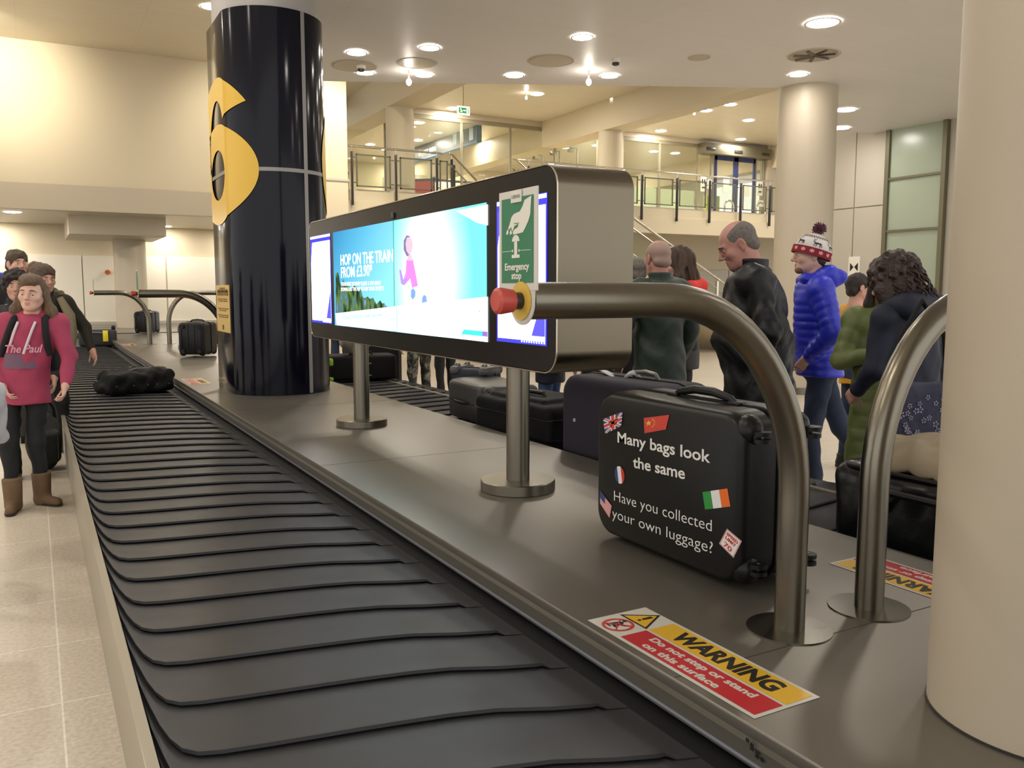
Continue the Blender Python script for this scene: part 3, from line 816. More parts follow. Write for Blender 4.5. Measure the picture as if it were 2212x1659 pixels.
for i, (x, y, r) in enumerate(low_px):
    p = aZ(x, y, LZ)
    lab = 'round downlight glowing in the low front ceiling' if i else 'largest round downlight, nearest in the low front ceiling at top right'
    downlight(p.x, p.y, LZ, r, lab, 'downlights in the low front ceiling', GLOW_COOL)
for x, y in ((1828, 237), (1817, 276), (2047, 267), (1942, 291)):
    p = aZ(x, y, LZ)
    if y > 230: downlight(p.x, min(p.y, 10.6 if p.x > 13 else 11.1), LZ, .14, 'round downlight in the low ceiling right of the middle column', 'downlights right of the middle column', GLOW_COOL)
# lamps overhead, just out of the frame, that continue the same rows
for x, y in ((3.4, 5.2), (6.2, 4.0), (6.4, 1.2), (9.4, 4.5), (9.4, 1.6)):
    downlight(x, y, LZ, .14, 'round downlight of the row that runs on over the carousel', 'downlights over the carousel', GLOW_COOL)
for x, y in ((803, 214), (1160, 203), (1330, 214), (1342, 227), (1577, 226), (1525, 239), (1617, 260), (1428, 283), (1290, 267), (977, 235), (1600, 301)):
    p = aZ(x, y, HZ)
    downlight(p.x, min(p.y, 25.5), HZ, .17, 'round downlight glowing in the high slatted ceiling', 'downlights in the high slatted ceiling')
for x, y in ((905, 265), (902, 303), (800, 312), (802, 373), (915, 380), (985, 359), (1028, 304), (1057, 318), (1205, 295), (1413, 327)):
    p = aZ(x, y, HZ)
    downlight(p.x, min(p.y, 37), HZ, .17, 'round downlight in the ceiling behind the glass wall', 'downlights behind the glass wall')
for x in np.arange(8, 27, 4.0):
    for y in (29.0, 34.0):
        downlight(x + (y - 29) * .2, y, HZ, .17, 'round downlight in the ceiling behind the glass wall', 'downlights behind the glass wall')
for x, y in ((-1, 8), (-1, 13), (-1, 18), (-5, 8), (-5, 13), (-5, 18), (-9, 12), (-3, 3), (-7, 3), (3.5, 14.5), (3.5, 19), (20, 13), (12.5, 15), (17, 16.5), (23, 17)):  # out-of-view lamps added to brighten the floor and hall
    downlight(x, y, HZ, .17, 'unseen round downlight added in the high ceiling to brighten the hall', 'added unseen downlights brightening the hall')
p = aZ(27, 458, 3.42)
downlight(p.x, p.y, 3.42, .17, 'round downlight under the soffit by the far panelled wall', 'soffit downlights')
for x in (-3.5, 4.6): downlight(x, p.y, 3.42, .17, 'round downlight under the soffit beside the far wall', 'soffit downlights')
for x in np.arange(-3, 6, 2.2): downlight(x, 27.5, 3.42, .12, 'round downlight under the soffit beside the far wall', 'soffit downlights')
# small adjustable spots
for i, (x, y, z) in enumerate(((883, 152, LZ), (1272, 152, LZ), (1137, 200, HZ), (1500, 235, HZ), (1281, 267, HZ))):
    p = aZ(x, y, z); p.y = min(p.y, 25)
    t = thing('spotlight', ['small bright spotlight on a stem, left one under the low ceiling', 'small bright spotlight on a stem, right one under the low ceiling', 'small spotlight left of the exit row under the high ceiling', 'small spotlight beside the rightmost high downlights', 'small spotlight above the stair head'][i], 'spotlight', (p.x, p.y, z))
    b = MB(); b.cyl((0, 0, 0), (0, 0, -.12), .012, seg=8); b.build('stem', WHITETRIM, t)
    b = MB(); b.sph((0, 0, -.15), (.035, .035, .045)); b.build('bulb', GLOW_SPOT, t)
# wall washers that light the upper left wall and the mezzanine fascia
def washer(x, y, z, tx, ty, tz, power, size, label):
    t = thing('spotlight', label, 'spotlight', (x, y, z))
    d = Vector((tx - x, ty - y, tz - z)).normalized()
    b = MB(); b.cyl(d * -.12, d * .06, .06, .075, seg=20); b.cyl((0, 0, 0), (0, 0, .1), .015, seg=8); b.build('can', WHITETRIM, t)
    l = bpy.data.lights.new('lamp', 'SPOT'); l.energy = power; l.spot_size = math.radians(size); l.spot_blend = 1.0; l.color = (1, .9, .72); l.shadow_soft_size = .06
    o = bpy.data.objects.new('lamp', l); COL.objects.link(o); o.parent = t; o.location = d * .08; o.rotation_euler = d.to_track_quat('-Z', 'Y').to_euler()
washer(-.9, 20.5, 7.2, -.35, 23.5, 6.3, 420, 80, 'ceiling spotlight washing the upper left wall')
washer(4.9, 20.5, 7.2, 4.9, 23.5, 5.6, 160, 80, 'ceiling spotlight washing the wall beside the navy pillar')
for x, w in ((7.8, 'left of the stair head'), (13, 'right of the stair head'), (17, 'before the glass doors'), (21, 'near the middle column')): washer(x, 16.5, 7.2, x, 20.8, 3.6, 260, 90, 'ceiling spotlight aimed at the mezzanine edge ' + w)
washer(8.9, 20.9, 7.2, 8.9, 22.3, 4.8, 260, 70, 'added spotlight brightening the first mezzanine pillar')  # pillar and pier washers are added to brighten those surfaces
washer(16.0, 20.9, 7.2, 16.0, 22.3, 4.8, 260, 70, 'added spotlight brightening the second mezzanine pillar')
washer(5.6, 17.2, 7.2, 5.9, 19, 4.2, 480, 70, 'added spotlight brightening the square pier')
# ------------------------------------------------------------------ ceiling fittings
VENTD = mat('vent_blade_brown', '6e6455', .6); VENT = mat('vent_white', 'bdb4a2', .4)  # brownish blades, paler frame
def vent(px, py, r, label, blades=True):
    p = aZ(px, py, LZ); t = thing('ceiling_vent', label, 'vent', (p.x, p.y, LZ))
    b = MB(); b.lathe([(r * 1.02, -.001), (r * 1.0, -.007), (r * .94, -.008), (r * .92, -.003)], seg=40, caps=False); b.build('frame', VENT, t)
    b = MB(); b.lathe([(.001, -.004), (r * .9, -.006)], seg=40, caps=False); b.build('throat', VENT if not blades else mat('vent_plate', 'a9a294', .5), t)
    if blades:
        for k in range(7):
            a = k * .9; b = MB(); c, s = math.cos(a), math.sin(a)
            b.box(-r * .35, r * .35, -.02, .02, -.02, -.008, rot=Euler((.5, 0, a)).to_matrix()); b.move(Matrix.Translation((c * r * .45, s * r * .45, 0))); b.build('blade', VENTD, t, smooth=False)
vent(1758, 119, .32, 'large round ceiling vent with open blades above the middle column')
vent(1510, 124, .14, 'small round grey ceiling vent left of the large one', False)
vent(1190, 131, .3, 'round ceiling vent seen edge on between the downlights', False)
vent(765, 142, .3, 'round ceiling vent nearest the navy pillar', False)
vent(900, 136, .26, 'round ceiling vent beside the left spotlight', False)
for px, py, lab in ((1330, 133, 'white smoke detector on the low ceiling, right of centre'), (780, 147, 'white smoke detector on the low ceiling near the navy pillar')):
    p = aZ(px, py - 6, LZ); t = thing('smoke_detector', lab, 'detector', (p.x, p.y, LZ))
    b = MB(); b.lathe([(.06, 0), (.06, -.04), (.045, -.05)]); b.build('base', WHITETRIM, t)
    b = MB(); b.lathe([(.045, -.05), (.045, -.075), (.02, -.085)]); b.build('sensor', BLACKPOST, t)
p = aZ(1433, 212, HZ); t = thing('dome_camera', 'white dome camera hanging below the high ceiling', 'camera', (p.x, p.y, HZ))
b = MB(); b.lathe([(.07, 0), (.07, -.32), (.12, -.34), (.12, -.42)]); b.build('housing', WHITETRIM, t)
b = MB(); b.sph((0, 0, -.42), .1); b.build('dome', mat('grey_dome', '8a8474', .2), t)
# ================================================================== baggage carousel
DX0, DX1, DZ = 1.432, 2.95, .48
RUBBER = mat('belt_rubber', '323235', .42, bump=.12, bscale=500, var=.10, vscale=3, rvar=.08)
RUBDARK = mat('dark_rubber_and_gap_shade', '17171a', .6)  # bed and scuff colour, also the painted shade under the plate lips
car = thing('baggage_carousel', 'long baggage carousel with a steel island and overlapping black belt plates', 'carousel')
out = [(DX0, -2.0), (DX0, 22.3)] + [(DX0 - 3.1 + 3.1 * math.cos(a), 22.3 + 3.1 * math.sin(a)) for a in np.linspace(.1, math.pi / 2, 12)] + [(-6, 25.4), (-6, 28.08), (5.6, 28.08), (5.6, 22.6), (DX1, 20.4), (DX1, -2.0)]
b = MB(); b.prism(out, DZ - .035, DZ, bev=.006); b.build('deck', STEEL_DECK, car, angle=30)
# sloping skirts down to the belt
b = MB()
for s, x in ((-1, DX0), (1, DX1)):
    y0, y1 = -2.0, 22.3 if s < 0 else 20.4
    prof = [(x - s * .004, DZ - .03), (x, DZ - .03), (x - s * .004 - s * .0, DZ - .05), (x - s * .05, .352), (x - s * .05 - s * .012, .33), (x - s * .09, .33)]
    prev = None
    for px_, pz_ in prof:
        cur = [b.bm.verts.new((px_, y, pz_)) for y in (y0, y1)]
        if prev: b.bm.faces.new((prev[0], prev[1], cur[1], cur[0]))
        prev = cur
b.build('skirt', STEEL_SKIRT, car, smooth=False)
b = MB()
for s, x in ((-1, DX0), (1, DX1)): b.tube([(x - s * .052, -2.0, .352), (x - s * .052, 20.4, .352)], .009, 8)
b.build('wiper_lip', mat('wiper_plastic', '6d6f78', .3), car)
b = MB(); b.box(.235, 3.95, -2.0, 20.2, .30, .318)
b.prism([(x, y) for x, y in [(.235, 20.1), (DX0, 20.1), (DX0, 22.3)] + [(DX0 - 3.1 + 3.1 * math.cos(a), 22.3 + 3.1 * math.sin(a)) for a in np.linspace(.1, math.pi / 2, 10)] + [(-6, 25.4), (-6, 24.1), (-1.6, 24.1), (-.4, 23.6), (.1, 22.6), (.235, 21.8)]], .30, .345)
b.build('belt_bed', RUBDARK, car, smooth=False)
# outer kick panels
b = MB(); b.box(.184, .203, -2, 21.5, .0, .348, .003); b.box(.180, .212, -2, 21.5, .348, .358, .003); b.box(3.95, 3.985, -2, 20, 0, .36, .004)
b.build('kick_panel', mat('brushed_kick_panel', 'b0a99a', .4, .7, bump=.03, bscale=8, stretch=(1, .3, 5)), car, smooth=False)
# crescent plates
def plate_mesh(flip):
    P = [(1.41, -.03), (1.35, -.012), (1.325, .004), (1.30, .0), (1.20, .038), (1.06, .105), (.94, .14), (.82, .165), (.70, .187), (.58, .207), (.46, .228), (.36, .248), (.305, .268), (.272, .305), (.252, .37), (.238, .46), (.226, .60), (.216, .76)]
    if flip: P = [(DX0 + DX1 - x, y) for x, y in P]
    b = MB(); rows = [[], [], [], [], []]
    n = len(P)
    for i, (x, y) in enumerate(P):
        t = 1.0 if i < n - 6 else max(.35, 1 - .12 * (i - (n - 6)))
        k = (0, .12, .75)[i] if i < 3 else 1
        for r, (dy, z) in enumerate(((.055 * t, .3335), (.0, .3340 + .0140 * k), (.004, .3345 + .0225 * k), (.02, .3350 + .0225 * k), (.43, .3325))):
            rows[r].append(b.bm.verts.new((x, y + dy, z)))
    for A, B in zip(rows, rows[1:]):
        for i in range(n - 1): b.bm.faces.new((A[i], B[i], B[i + 1], A[i + 1]))
    for f in b.bm.faces: f.material_index = 0
    b.bm.faces.ensure_lookup_table()
    for i in range(2 * (n - 1)): b.bm.faces[i].material_index = 1  # lip and underside coloured dark to stand in for the gap shadow
    return b.mesh('belt_plate', True, 50)
pmL, pmR = plate_mesh(False), plate_mesh(True)
PER = .2985
for i in range(66):
    o = link('belt_plate', pmL, None, car)
    if not len(pmL.materials): pmL.materials.append(RUBBER); pmL.materials.append(RUBDARK)
    o.location.y = 1.888 + PER * (i - 5)
for i in range(34):
    o = link('belt_plate', pmR, None, car)
    if not len(pmR.materials): pmR.materials.append(RUBBER); pmR.materials.append(RUBDARK)
    o.location.y = .9 + PER * i
# deck joints
SEAM = mat('deck_seam', '3a362f', .6)
for y in (.52, 1.70, 4.9, 7.6, 12.6, 15.5, 22.4):
    b = MB(); b.box(DX0 + .01, DX1 - .01, y - .0025, y + .0025, DZ - .002, DZ + .0006); b.build('deck_joint', SEAM, car, smooth=False)
p = aZ(310, 722, DZ)
b = MB(); b.box(1.5, 5.4, 22.9, 23.03, DZ, DZ + .015); b.build('floor_channel', SEAM, car, smooth=False)
# black scuff on the skirt
sc = []
for i, (px, py) in enumerate([(1612, 1600), (1617, 1612), (1610, 1622), (1620, 1632), (1612, 1642), (1622, 1650)]):
    q = aX(px, py, DX0 - .018)
    t_ = (DZ - .05 - q.z) / (DZ - .05 - .352); x = DX0 + .05 * t_ * 1 - .0015
    sc.append([(x, q.y + .007, q.z - .004), (x, q.y - .006, q.z - .006), (x - .001, q.y - .008, q.z + .004), (x - .0005, q.y + .003, q.z + .007)])
flat(sc, 'scuff_mark', RUBDARK, car)

# ================================================================== display unit
XF, XB, SY0, SY1, SZ0, SZ1, SR = 1.965, 2.362, 3.13, 6.87, 1.142, 2.045, .10
BEZEL = mat('black_bezel_glass', '0e0e0f', .28, spec=.25)
def rrect(u0, u1, v0, v1, r, n=10):
    pts = []
    for cu, cv, a0 in ((u1 - r, v0 + r, -90), (u1 - r, v1 - r, 0), (u0 + r, v1 - r, 90), (u0 + r, v0 + r, 180)):
        for i in range(n + 1):
            a = math.radians(a0 + 90 * i / n); pts.append((cu + r * math.cos(a), cv + r * math.sin(a)))
    return pts
ds = thing('display_unit', 'long rounded steel display with glowing advert screens on two posts', 'display')
b = MB(); b.prism(rrect(SY0, SY1, SZ0, SZ1, SR), XF + .002, XB, axis=0); b.build('housing', STEEL_BOX, ds, angle=30)
b = MB(); b.prism(rrect(SY0 + .008, SY1 - .008, SZ0 + .008, SZ1 - .008, SR - .008), XF - .006, XF + .004, axis=0); b.build('bezel', BEZEL, ds, angle=30)
b = MB(); b.tube([(XF - .002, u, v) for u, v in rrect(SY0 + .002, SY1 - .002, SZ0 + .002, SZ1 - .002, SR)], .0045, 6, closed=True); b.build('edge_trim', STEELRAIL, ds)
b = MB(); q = aX(852, 466, XF); b.box(XF - .016, XF - .004, q.y - .018, q.y + .018, q.z - .018, q.z + .018, .003); b.build('sensor', BLACKPOST, ds)
def post(c):
    b = MB(); b.lathe([(.060, DZ + .05), (.060, SZ0 + .005)], (c[0], c[1], 0), 40); p = b.build('post', STEEL_TUBE, ds)
    b = MB(); b.lathe([(.19, DZ), (.193, DZ + .004), (.193, DZ + .052), (.189, DZ + .056)], (c[0], c[1], 0), 56); b.build('post_base', STEEL_TUBE, ds)
post((2.155, 3.81)); post((2.165, 6.26))
# screens
def fx(px, py, off=.009): return aX(px, py, XF - off)
def screen_mat(name, fn):
    m = bpy.data.materials.new(name); m.use_nodes = True; nt = m.node_tree; nt.nodes.clear()
    e = nt.nodes.new('ShaderNodeEmission'); o = nt.nodes.new('ShaderNodeOutputMaterial'); nt.links.new(e.outputs[0], o.inputs[0])
    fn(nt, e); return m
def ramp(nt, fac, stops):
    r = nt.nodes.new('ShaderNodeValToRGB')
    while len(r.color_ramp.elements) < len(stops): r.color_ramp.elements.new(.5)
    for el, (p, c) in zip(r.color_ramp.elements, stops): el.position = p; el.color = lin(c) + (1,)
    nt.links.new(fac, r.inputs[0]); return r.outputs[0]
def objxyz(nt):
    tc = nt.nodes.new('ShaderNodeTexCoord'); s = nt.nodes.new('ShaderNodeSeparateXYZ'); nt.links.new(tc.outputs['Object'], s.inputs[0]); return s
def maprange(nt, v, a, b_, c=0, d=1):
    r = nt.nodes.new('ShaderNodeMapRange'); r.inputs[1].default_value = a; r.inputs[2].default_value = b_; r.inputs[3].default_value = c; r.inputs[4].default_value = d
    nt.links.new(v, r.inputs[0]); return r.outputs[0]
YM0, YM1, YMM, ZM0, ZM1 = 3.772, 6.225, 5.012, 1.252, 1.932
def sky_left(nt, e):
    s = objxyz(nt)
    a = nt.nodes.new('ShaderNodeMath'); a.operation = 'ADD'
    nt.links.new(maprange(nt, s.outputs[1], YM1, YMM, 0, .75), a.inputs[0]); nt.links.new(maprange(nt, s.outputs[2], ZM1, ZM0, 0, .55), a.inputs[1])
    nt.links.new(ramp(nt, a.outputs[0], [(0, '3f97cc'), (.45, '66c4ea'), (1, '9cf0f4')]), e.inputs[0]); e.inputs[1].default_value = .62
def sky_right(nt, e):
    tc = nt.nodes.new('ShaderNodeTexCoord'); mp = nt.nodes.new('ShaderNodeMapping'); mp.inputs['Location'].default_value = (0, -4.50, -1.58)
    nt.links.new(tc.outputs['Object'], mp.inputs[0])
    mp2 = nt.nodes.new('ShaderNodeVectorMath'); mp2.operation = 'MULTIPLY'; mp2.inputs[1].default_value = (0, 1.55, 1.35); nt.links.new(mp.outputs[0], mp2.inputs[0])
    l = nt.nodes.new('ShaderNodeVectorMath'); l.operation = 'LENGTH'; nt.links.new(mp2.outputs[0], l.inputs[0])
    nt.links.new(ramp(nt, l.outputs['Value'], [(0, 'ffffff'), (.25, 'fdffff'), (.58, 'a8f6f0'), (.9, '7fe2e4')]), e.inputs[0])
    nt.links.new(maprange(nt, l.outputs['Value'], .2, .9, 1.9, .68), e.inputs[1])
def quadY(y0, y1, z0, z1, off): return [(XF - off, y1, z0), (XF - off, y0, z0), (XF - off, y0, z1), (XF - off, y1, z1)]
scr = flat([quadY(YMM + .004, YM1, ZM0, ZM1, .008)], 'screen', screen_mat('screen_sky_left', sky_left), ds)
scr2 = flat([quadY(YM0, YMM - .004, ZM0, ZM1, .008)], 'screen', screen_mat('screen_sky_right', sky_right), ds)
WHITE_E = emat('screen_white', 'ffffff', 1.6); WHITE_T = emat('screen_text_white', 'fdffff', 1.25); NAVY_E = emat('screen_blue', '4a46d8', .8); TEAL_E = emat('screen_teal', '6fe3d2', .9)
def fp(pts, off=.0095): return [fx(x, y, off) for x, y in pts]
flat([fp([(727.5, 702), (724.8, 677), (855.8, 661.5), (857.3, 716)])], 'white_band', WHITE_E, scr)
flat([fp([(859.3, 716.5), (857.8, 661), (1053.3, 641), (1053.3, 739)]), fp([(985, 455.5), (1053.3, 441.5), (1053.3, 487), (1030, 481)])], 'white_band', WHITE_E, scr2)
# trees at the lower left
def tree_mat(nt, e):
    tc = nt.nodes.new('ShaderNodeTexCoord'); n = nt.nodes.new('ShaderNodeTexNoise'); n.inputs['Scale'].default_value = 9; n.inputs['Detail'].default_value = 5
    mp = nt.nodes.new('ShaderNodeMapping'); mp.inputs['Scale'].default_value = (1, 1.6, .8); nt.links.new(tc.outputs['Object'], mp.inputs[0]); nt.links.new(mp.outputs[0], n.inputs['Vector'])
    nt.links.new(ramp(nt, n.outputs['Fac'], [(.30, '1d2c2c'), (.44, '3f5a3c'), (.52, '6f8f45'), (.60, '4f7a9a'), (.68, '8fb0c8')]), e.inputs[0]); e.inputs[1].default_value = .6
rnd = random.Random(5); top = []
x = 725.0
while x < 838:
    f = (x - 725) / 113; top.append((x, 676.5 - (x - 725) * .118 - (80 * (1 - f) ** 1.3 * rnd.uniform(.75, 1.1) + 10 * rnd.random()))); x += rnd.uniform(2.5, 6)
flat([fp([(725, 676.8)] + top + [(842, 663)], .0089)], 'trees', screen_mat('screen_trees', tree_mat), scr)
def fit_text(name, body, pl, pr, cap, m, parent, bold=0.0, up=None, n_out=None, off=0.0, lines=1, shear=0.0, spacing=1.0):
    """one line of writing whose baseline runs from pl to pr with capitals of height cap"""
    pl, pr = Vector(pl), Vector(pr); ex = (pr - pl).normalized()
    up = Vector(up or (0, 0, 1)); ey = (up - ex * up.dot(ex)).normalized()
    size = cap / .70
    cu = bpy.data.curves.new('m', 'FONT'); cu.body = body; cu.size = size; cu.offset = bold; cu.shear = shear; cu.space_character = spacing
    o = bpy.data.objects.new('m', cu); COL.objects.link(o)
    e = o.evaluated_get(bpy.context.evaluated_depsgraph_get()); me = bpy.data.meshes.new_from_object(e)
    xs = [v.co.x for v in me.vertices]; bpy.data.objects.remove(o); bpy.data.curves.remove(cu); bpy.data.meshes.remove(me)
    w = max(xs) - min(xs); k = (pr - pl).length / w
    M = frame(pl, ex, ey) @ Matrix.Translation((-min(xs) * k, 0, off))
    return text(name, body, size, m, M, parent, bold=bold, sx=k, shear=shear, spacing=spacing)
fit_text('headline', 'HOP ON THE TRAIN', fx(736, 573), fx(849.5, 564.5), .075, WHITE_T, scr, bold=.0012)
fit_text('headline', 'FROM £3.90*', fx(737, 600), fx(804, 595), .075, WHITE_T, scr, bold=.0012)
fit_text('small_print', 'YOUR NEXT JOURNEY IS JUST A TAP AWAY', fx(737, 617.5), fx(823, 615.5), .026, WHITE_T, scr)
fit_text('small_print', 'DOWNLOAD THE APP TO BUY YOUR TICKETS', fx(737, 629), fx(829, 627), .026, WHITE_T, scr)
fit_text('small_print', 'THE TRAIN STATION IS JUST A SHORT WALK AWAY', fx(739, 690, .0102), fx(828, 684, .0102), .022, TEAL_E, scr, bold=.001, shear=.2)
# the figure in pink on the right screen
SKIN_E = emat('screen_skin', 'e2bccd', .75); PINK_E = emat('screen_pink', 'dd86dc', .8); VIO_E = emat('screen_violet', 'a78ce0', .85); HAIR_E = emat('screen_hair', '8f86b4', .6)
flat([fp([(878, 508), (872, 520), (872, 540), (878, 553), (884, 556), (889, 540), (889, 522), (885, 510)])], 'figure_hair', HAIR_E, scr2)
flat([fp([(879, 513), (876, 526), (878, 542), (884, 551), (890, 543), (892, 526), (887, 512)], .0100), fp([(881, 552), (880, 563), (890, 563), (889, 550)], .0100)], 'figure_face', SKIN_E, scr2)
flat([fp([(878, 561), (892, 560), (900, 600), (903, 618), (890, 622), (886, 602), (874, 616), (868, 614), (876, 590)], .0098)], 'figure_top', PINK_E, scr2)
flat([fp([(862, 583), (866, 582), (872, 606), (878, 600), (880, 606), (872, 617), (866, 612)], .0101)], 'figure_sleeve', VIO_E, scr2)
flat([fp([(888, 626), (893, 622), (898, 630), (897, 641), (891, 648), (887, 640)], .0098), fp([(912, 642), (916, 636), (921, 640), (923, 652), (911, 655)], .0098)], 'figure_bags', emat('screen_bag', '7d9fe0', .8), scr2)
flat([fp([(996, 722), (1002, 711.5), (1053, 716.5), (1053, 727.5)], .0102)], 'teal_tab', emat('screen_tab', '45cfc4', .9), scr2)
flat([fp([(1042, 715.6), (1053, 716.6), (1053, 727.4), (1042, 726)], .0104)], 'violet_tab', emat('screen_tab_violet', '8f6fc4', .8), scr2)
flat([fp([(1031, 675), (1039, 669), (1037, 673)], .0102)], 'logo_mark', emat('screen_logo', '4f7fb4', .8), scr2)
dots = []
for r, (x0, x1, y) in enumerate(((997, 1030, 684), (998, 1026, 691), (1000, 1030, 699))):
    x = x0
    while x < x1: dots.append(fp([(x, y), (x + 2.2, y + .2), (x + 2.2, y + 1.8), (x, y + 1.6)], .0102)); x += 3.6
flat(dots, 'logo_print', emat('screen_grey', 'c8d6dc', 1.0), scr2)
# side screens: white sheet with a violet rim and corner wedges
for y0, y1, z0, z1, x_l, x_r in ((6.292, 6.815, 1.258, 1.932, 674, 717), (3.205, 3.668, 1.262, 1.925, 1075, 1183)):
    s = flat([quadY(y0, y1, z0, z1, .0082)], 'side_screen', NAVY_E, ds)
    flat([quadY(y0 + .012, y1 - .012, z0 + .018, z1 - .05, .009), quadY(y0 + .005, y1 - .005, z1 - .022, z1 - .004, .009)], 'lit_sheet', emat('screen_white_bright', 'ffffff', 2.4), s)
    flat([[(XF - .0098, y0 + .012, z0 + .04), (XF - .0098, y0 + .13, z0 + .04), (XF - .0098, y0 + .012, z0 + .26)], [(XF - .0098, y1 - .012, z1 - .05), (XF - .0098, y1 - .012, z1 - .22), (XF - .0098, y1 - .06, z1 - .05)]], 'corner_wedge', emat('screen_wedge', '5a55d8', .9), s)
    flat([[(XF - .01, y0 + .012 + i * .022, z0 + .008), (XF - .01, y0 + .024 + i * .022, z0 + .008), (XF - .01, y0 + .024 + i * .022, z0 + .017), (XF - .01, y0 + .012 + i * .022, z0 + .017)] for i in range(10)], 'dotted_line', WHITE_E, s)

# ================================================================== steel tube guards
SIGNGREEN = mat('sign_green', '24724f', .45); SIGNWHITE = mat('sign_white', 'c9c6bf', .5)
REDB = mat('red_button', 'b5453b', .35); YELB = mat('yellow_disc', 'd2b04a', .45)
def tube_guard(y, side, label, sign=None):
    xb = 1.96 if side < 0 else 2.32
    xe = 1.03 if side < 0 else 3.25
    t = thing('tube_guard', label, 'guard rail', (0, 0, 0), group='steel tube guards')
    R = .38; zt = 1.478; s = side
    x0 = xb
    pts = [(x0, y, DZ), (x0 + .012 * -s * 0, y, zt - .62)]
    cx = x0 + s * .50; 
    for i in range(0, 15):
        a = math.pi / 2 * i / 14
        pts.append((x0 + s * .50 * (1 - math.cos(a)), y, zt - .58 + .58 * math.sin(a)))
    pts.append((xe, y, zt))
    b = MB(); b.tube(pts, .0452, 28); b.build('tube', STEEL_TUBE, t, angle=40)
    b = MB(); b.lathe([(.126, DZ), (.126, DZ + .005), (.047, DZ + .006)], (xb, y, 0), 48); b.build('flange', STEEL_TUBE, t)
    if side < 0:
        b = MB(); b.cyl((xe + .004, y, zt), (xe - .004, y, zt), .050, seg=32); b.build('end_gasket', BLACKPOST, t)
        b = MB(); b.cyl((xe - .0085, y, zt), (xe - .0115, y, zt), .046, seg=32); b.build('yellow_disc', YELB, t)
        bt = MB(); bt.cyl((xe - .010, y, zt), (xe - .035, y, zt), .0205, seg=24); k = bt.build('button_neck', BLACKPOST, t)
        bt = MB(); bt.lathe([(.020, .030), (.027, .034), (.0315, .062), (.0315, .074), (.024, .080), (.001, .081)], seg=28)
        bt.move(frame((xe, y, zt), (0, -1, 0), (0, 0, 1)) @ Matrix.Rotation(0, 4, 'X')); bt.build('push_button', REDB, t)
    return t
tg = tube_guard(1.79, -1, 'near bent steel tube guard ending in a red stop button')
tube_guard(1.79, 1, 'near bent steel tube guard partly behind the right column')
tube_guard(10.3, -1, 'steel tube guard beside the navy pillar pointing left with a red button')
tube_guard(10.3, 1, 'steel tube guard mostly hidden behind the navy pillar')
tube_guard(18.0, -1, 'far steel tube guard bending left at the end of the carousel')
tube_guard(18.0, 1, 'far steel tube guard bending right at the end of the carousel')
def stop_sign(y, label, detail):
    t = thing('stop_sign', label, 'sign', (0, 0, 0))
    xs, y0, y1, z0, z1 = 1.022, y - .072, y + .112, 1.503, 1.741
    b = MB(); b.prism([(y0, z0), (y1, z0), (y1, z1), (y0, z1)], xs, xs + .004, axis=0)
    b.build('plate', SIGNWHITE, t, smooth=False)
    b = MB(); pts = [(y - .06, z0 + .01), (y - .056, 1.47)] + [(y + .058 * math.sin(a), 1.478 - .058 * math.cos(a)) for a in np.linspace(-1.4, 1.4, 15)] + [(y + .056, 1.47), (y + .06, z0 + .01)]
    b.prism(pts, xs + .0008, xs + .0042, axis=0); b.build('mounting_tongue', SIGNWHITE, t, smooth=False)
    x = xs - .0012
    def P(u, v, o=0.0): return (x - o, y1 - (y1 - y0) * u, z0 + (z1 - z0) * v)
    flat([[P(.08, .075), P(.915, .075), P(.915, .925), P(.08, .925)]], 'green_field', SIGNGREEN, t)
    if not detail: return t
    W = mat('sign_print_white', 'd8d5cc', .5)
    hand = [(.70, .885), (.87, .915), (.845, .74), (.80, .68), (.70, .60), (.655, .572), (.48, .562), (.40, .560), (.385, .585), (.44, .612), (.52, .628), (.545, .655), (.52, .66), (.44, .645), (.36, .567), (.31, .562), (.30, .58), (.345, .625), (.31, .625), (.255, .565), (.215, .57), (.215, .59), (.30, .66), (.355, .735), (.42, .765), (.58, .782), (.65, .83)]
    flat([[P(u, v, .0006) for u, v in hand]], 'hand_symbol', W, t)
    flat([[P(.33, .632, .0009), P(.345, .638, .0009), P(.40, .573, .0009), P(.385, .567, .0009)], [P(.255, .632, .0009), P(.27, .638, .0009), P(.315, .573, .0009), P(.30, .567, .0009)], [P(.425, .672, .0009), P(.56, .672, .0009), P(.56, .664, .0009), P(.425, .664, .0009)]], 'finger_gap', SIGNGREEN, t)
    but = [(.47 + .10 * math.cos(a), .49 + .065 * math.sin(a)) for a in np.linspace(0, math.pi, 14)]
    flat([[P(u, v, .0006) for u, v in but], [P(.43, .35, .0006), P(.51, .35, .0006), P(.51, .492, .0006), P(.43, .492, .0006)], [P(.365, .325, .0007), P(.575, .325, .0007), P(.575, .358, .0007), P(.365, .358, .0007)],
          [P(.11, .393, .0006), P(.38, .395, .0006), P(.38, .400, .0006), P(.11, .398, .0006)], [P(.56, .395, .0006), P(.86, .393, .0006), P(.86, .398, .0006), P(.56, .400, .0006)],
          [P(.37, .385, .0006), P(.40, .385, .0006), P(.40, .41, .0006), P(.37, .41, .0006)], [P(.54, .385, .0006), P(.57, .385, .0006), P(.57, .41, .0006), P(.54, .41, .0006)]], 'button_symbol', W, t)
    fit_text('lettering', 'Emergency', P(.18, .205, .0006), P(.82, .205, .0006), .0165, W, t, bold=.0006)
    fit_text('lettering', 'stop', P(.36, .115, .0006), P(.62, .115, .0006), .0165, W, t, bold=.0006)
    b = MB(); b.box(xs - .004, xs - .0012, y0 + .068, y0 + .118, z1 - .030, z1 - .001); l = b.build('white_label', mat('label_white', 'd0cdc6', .6), t, smooth=False)
    fit_text('label_print', '1ZB103', (xs - .0046, y0 + .112, z1 - .020), (xs - .0046, y0 + .074, z1 - .020), .008, mat('grey_print', '8d8a84', .6), l)
    return t
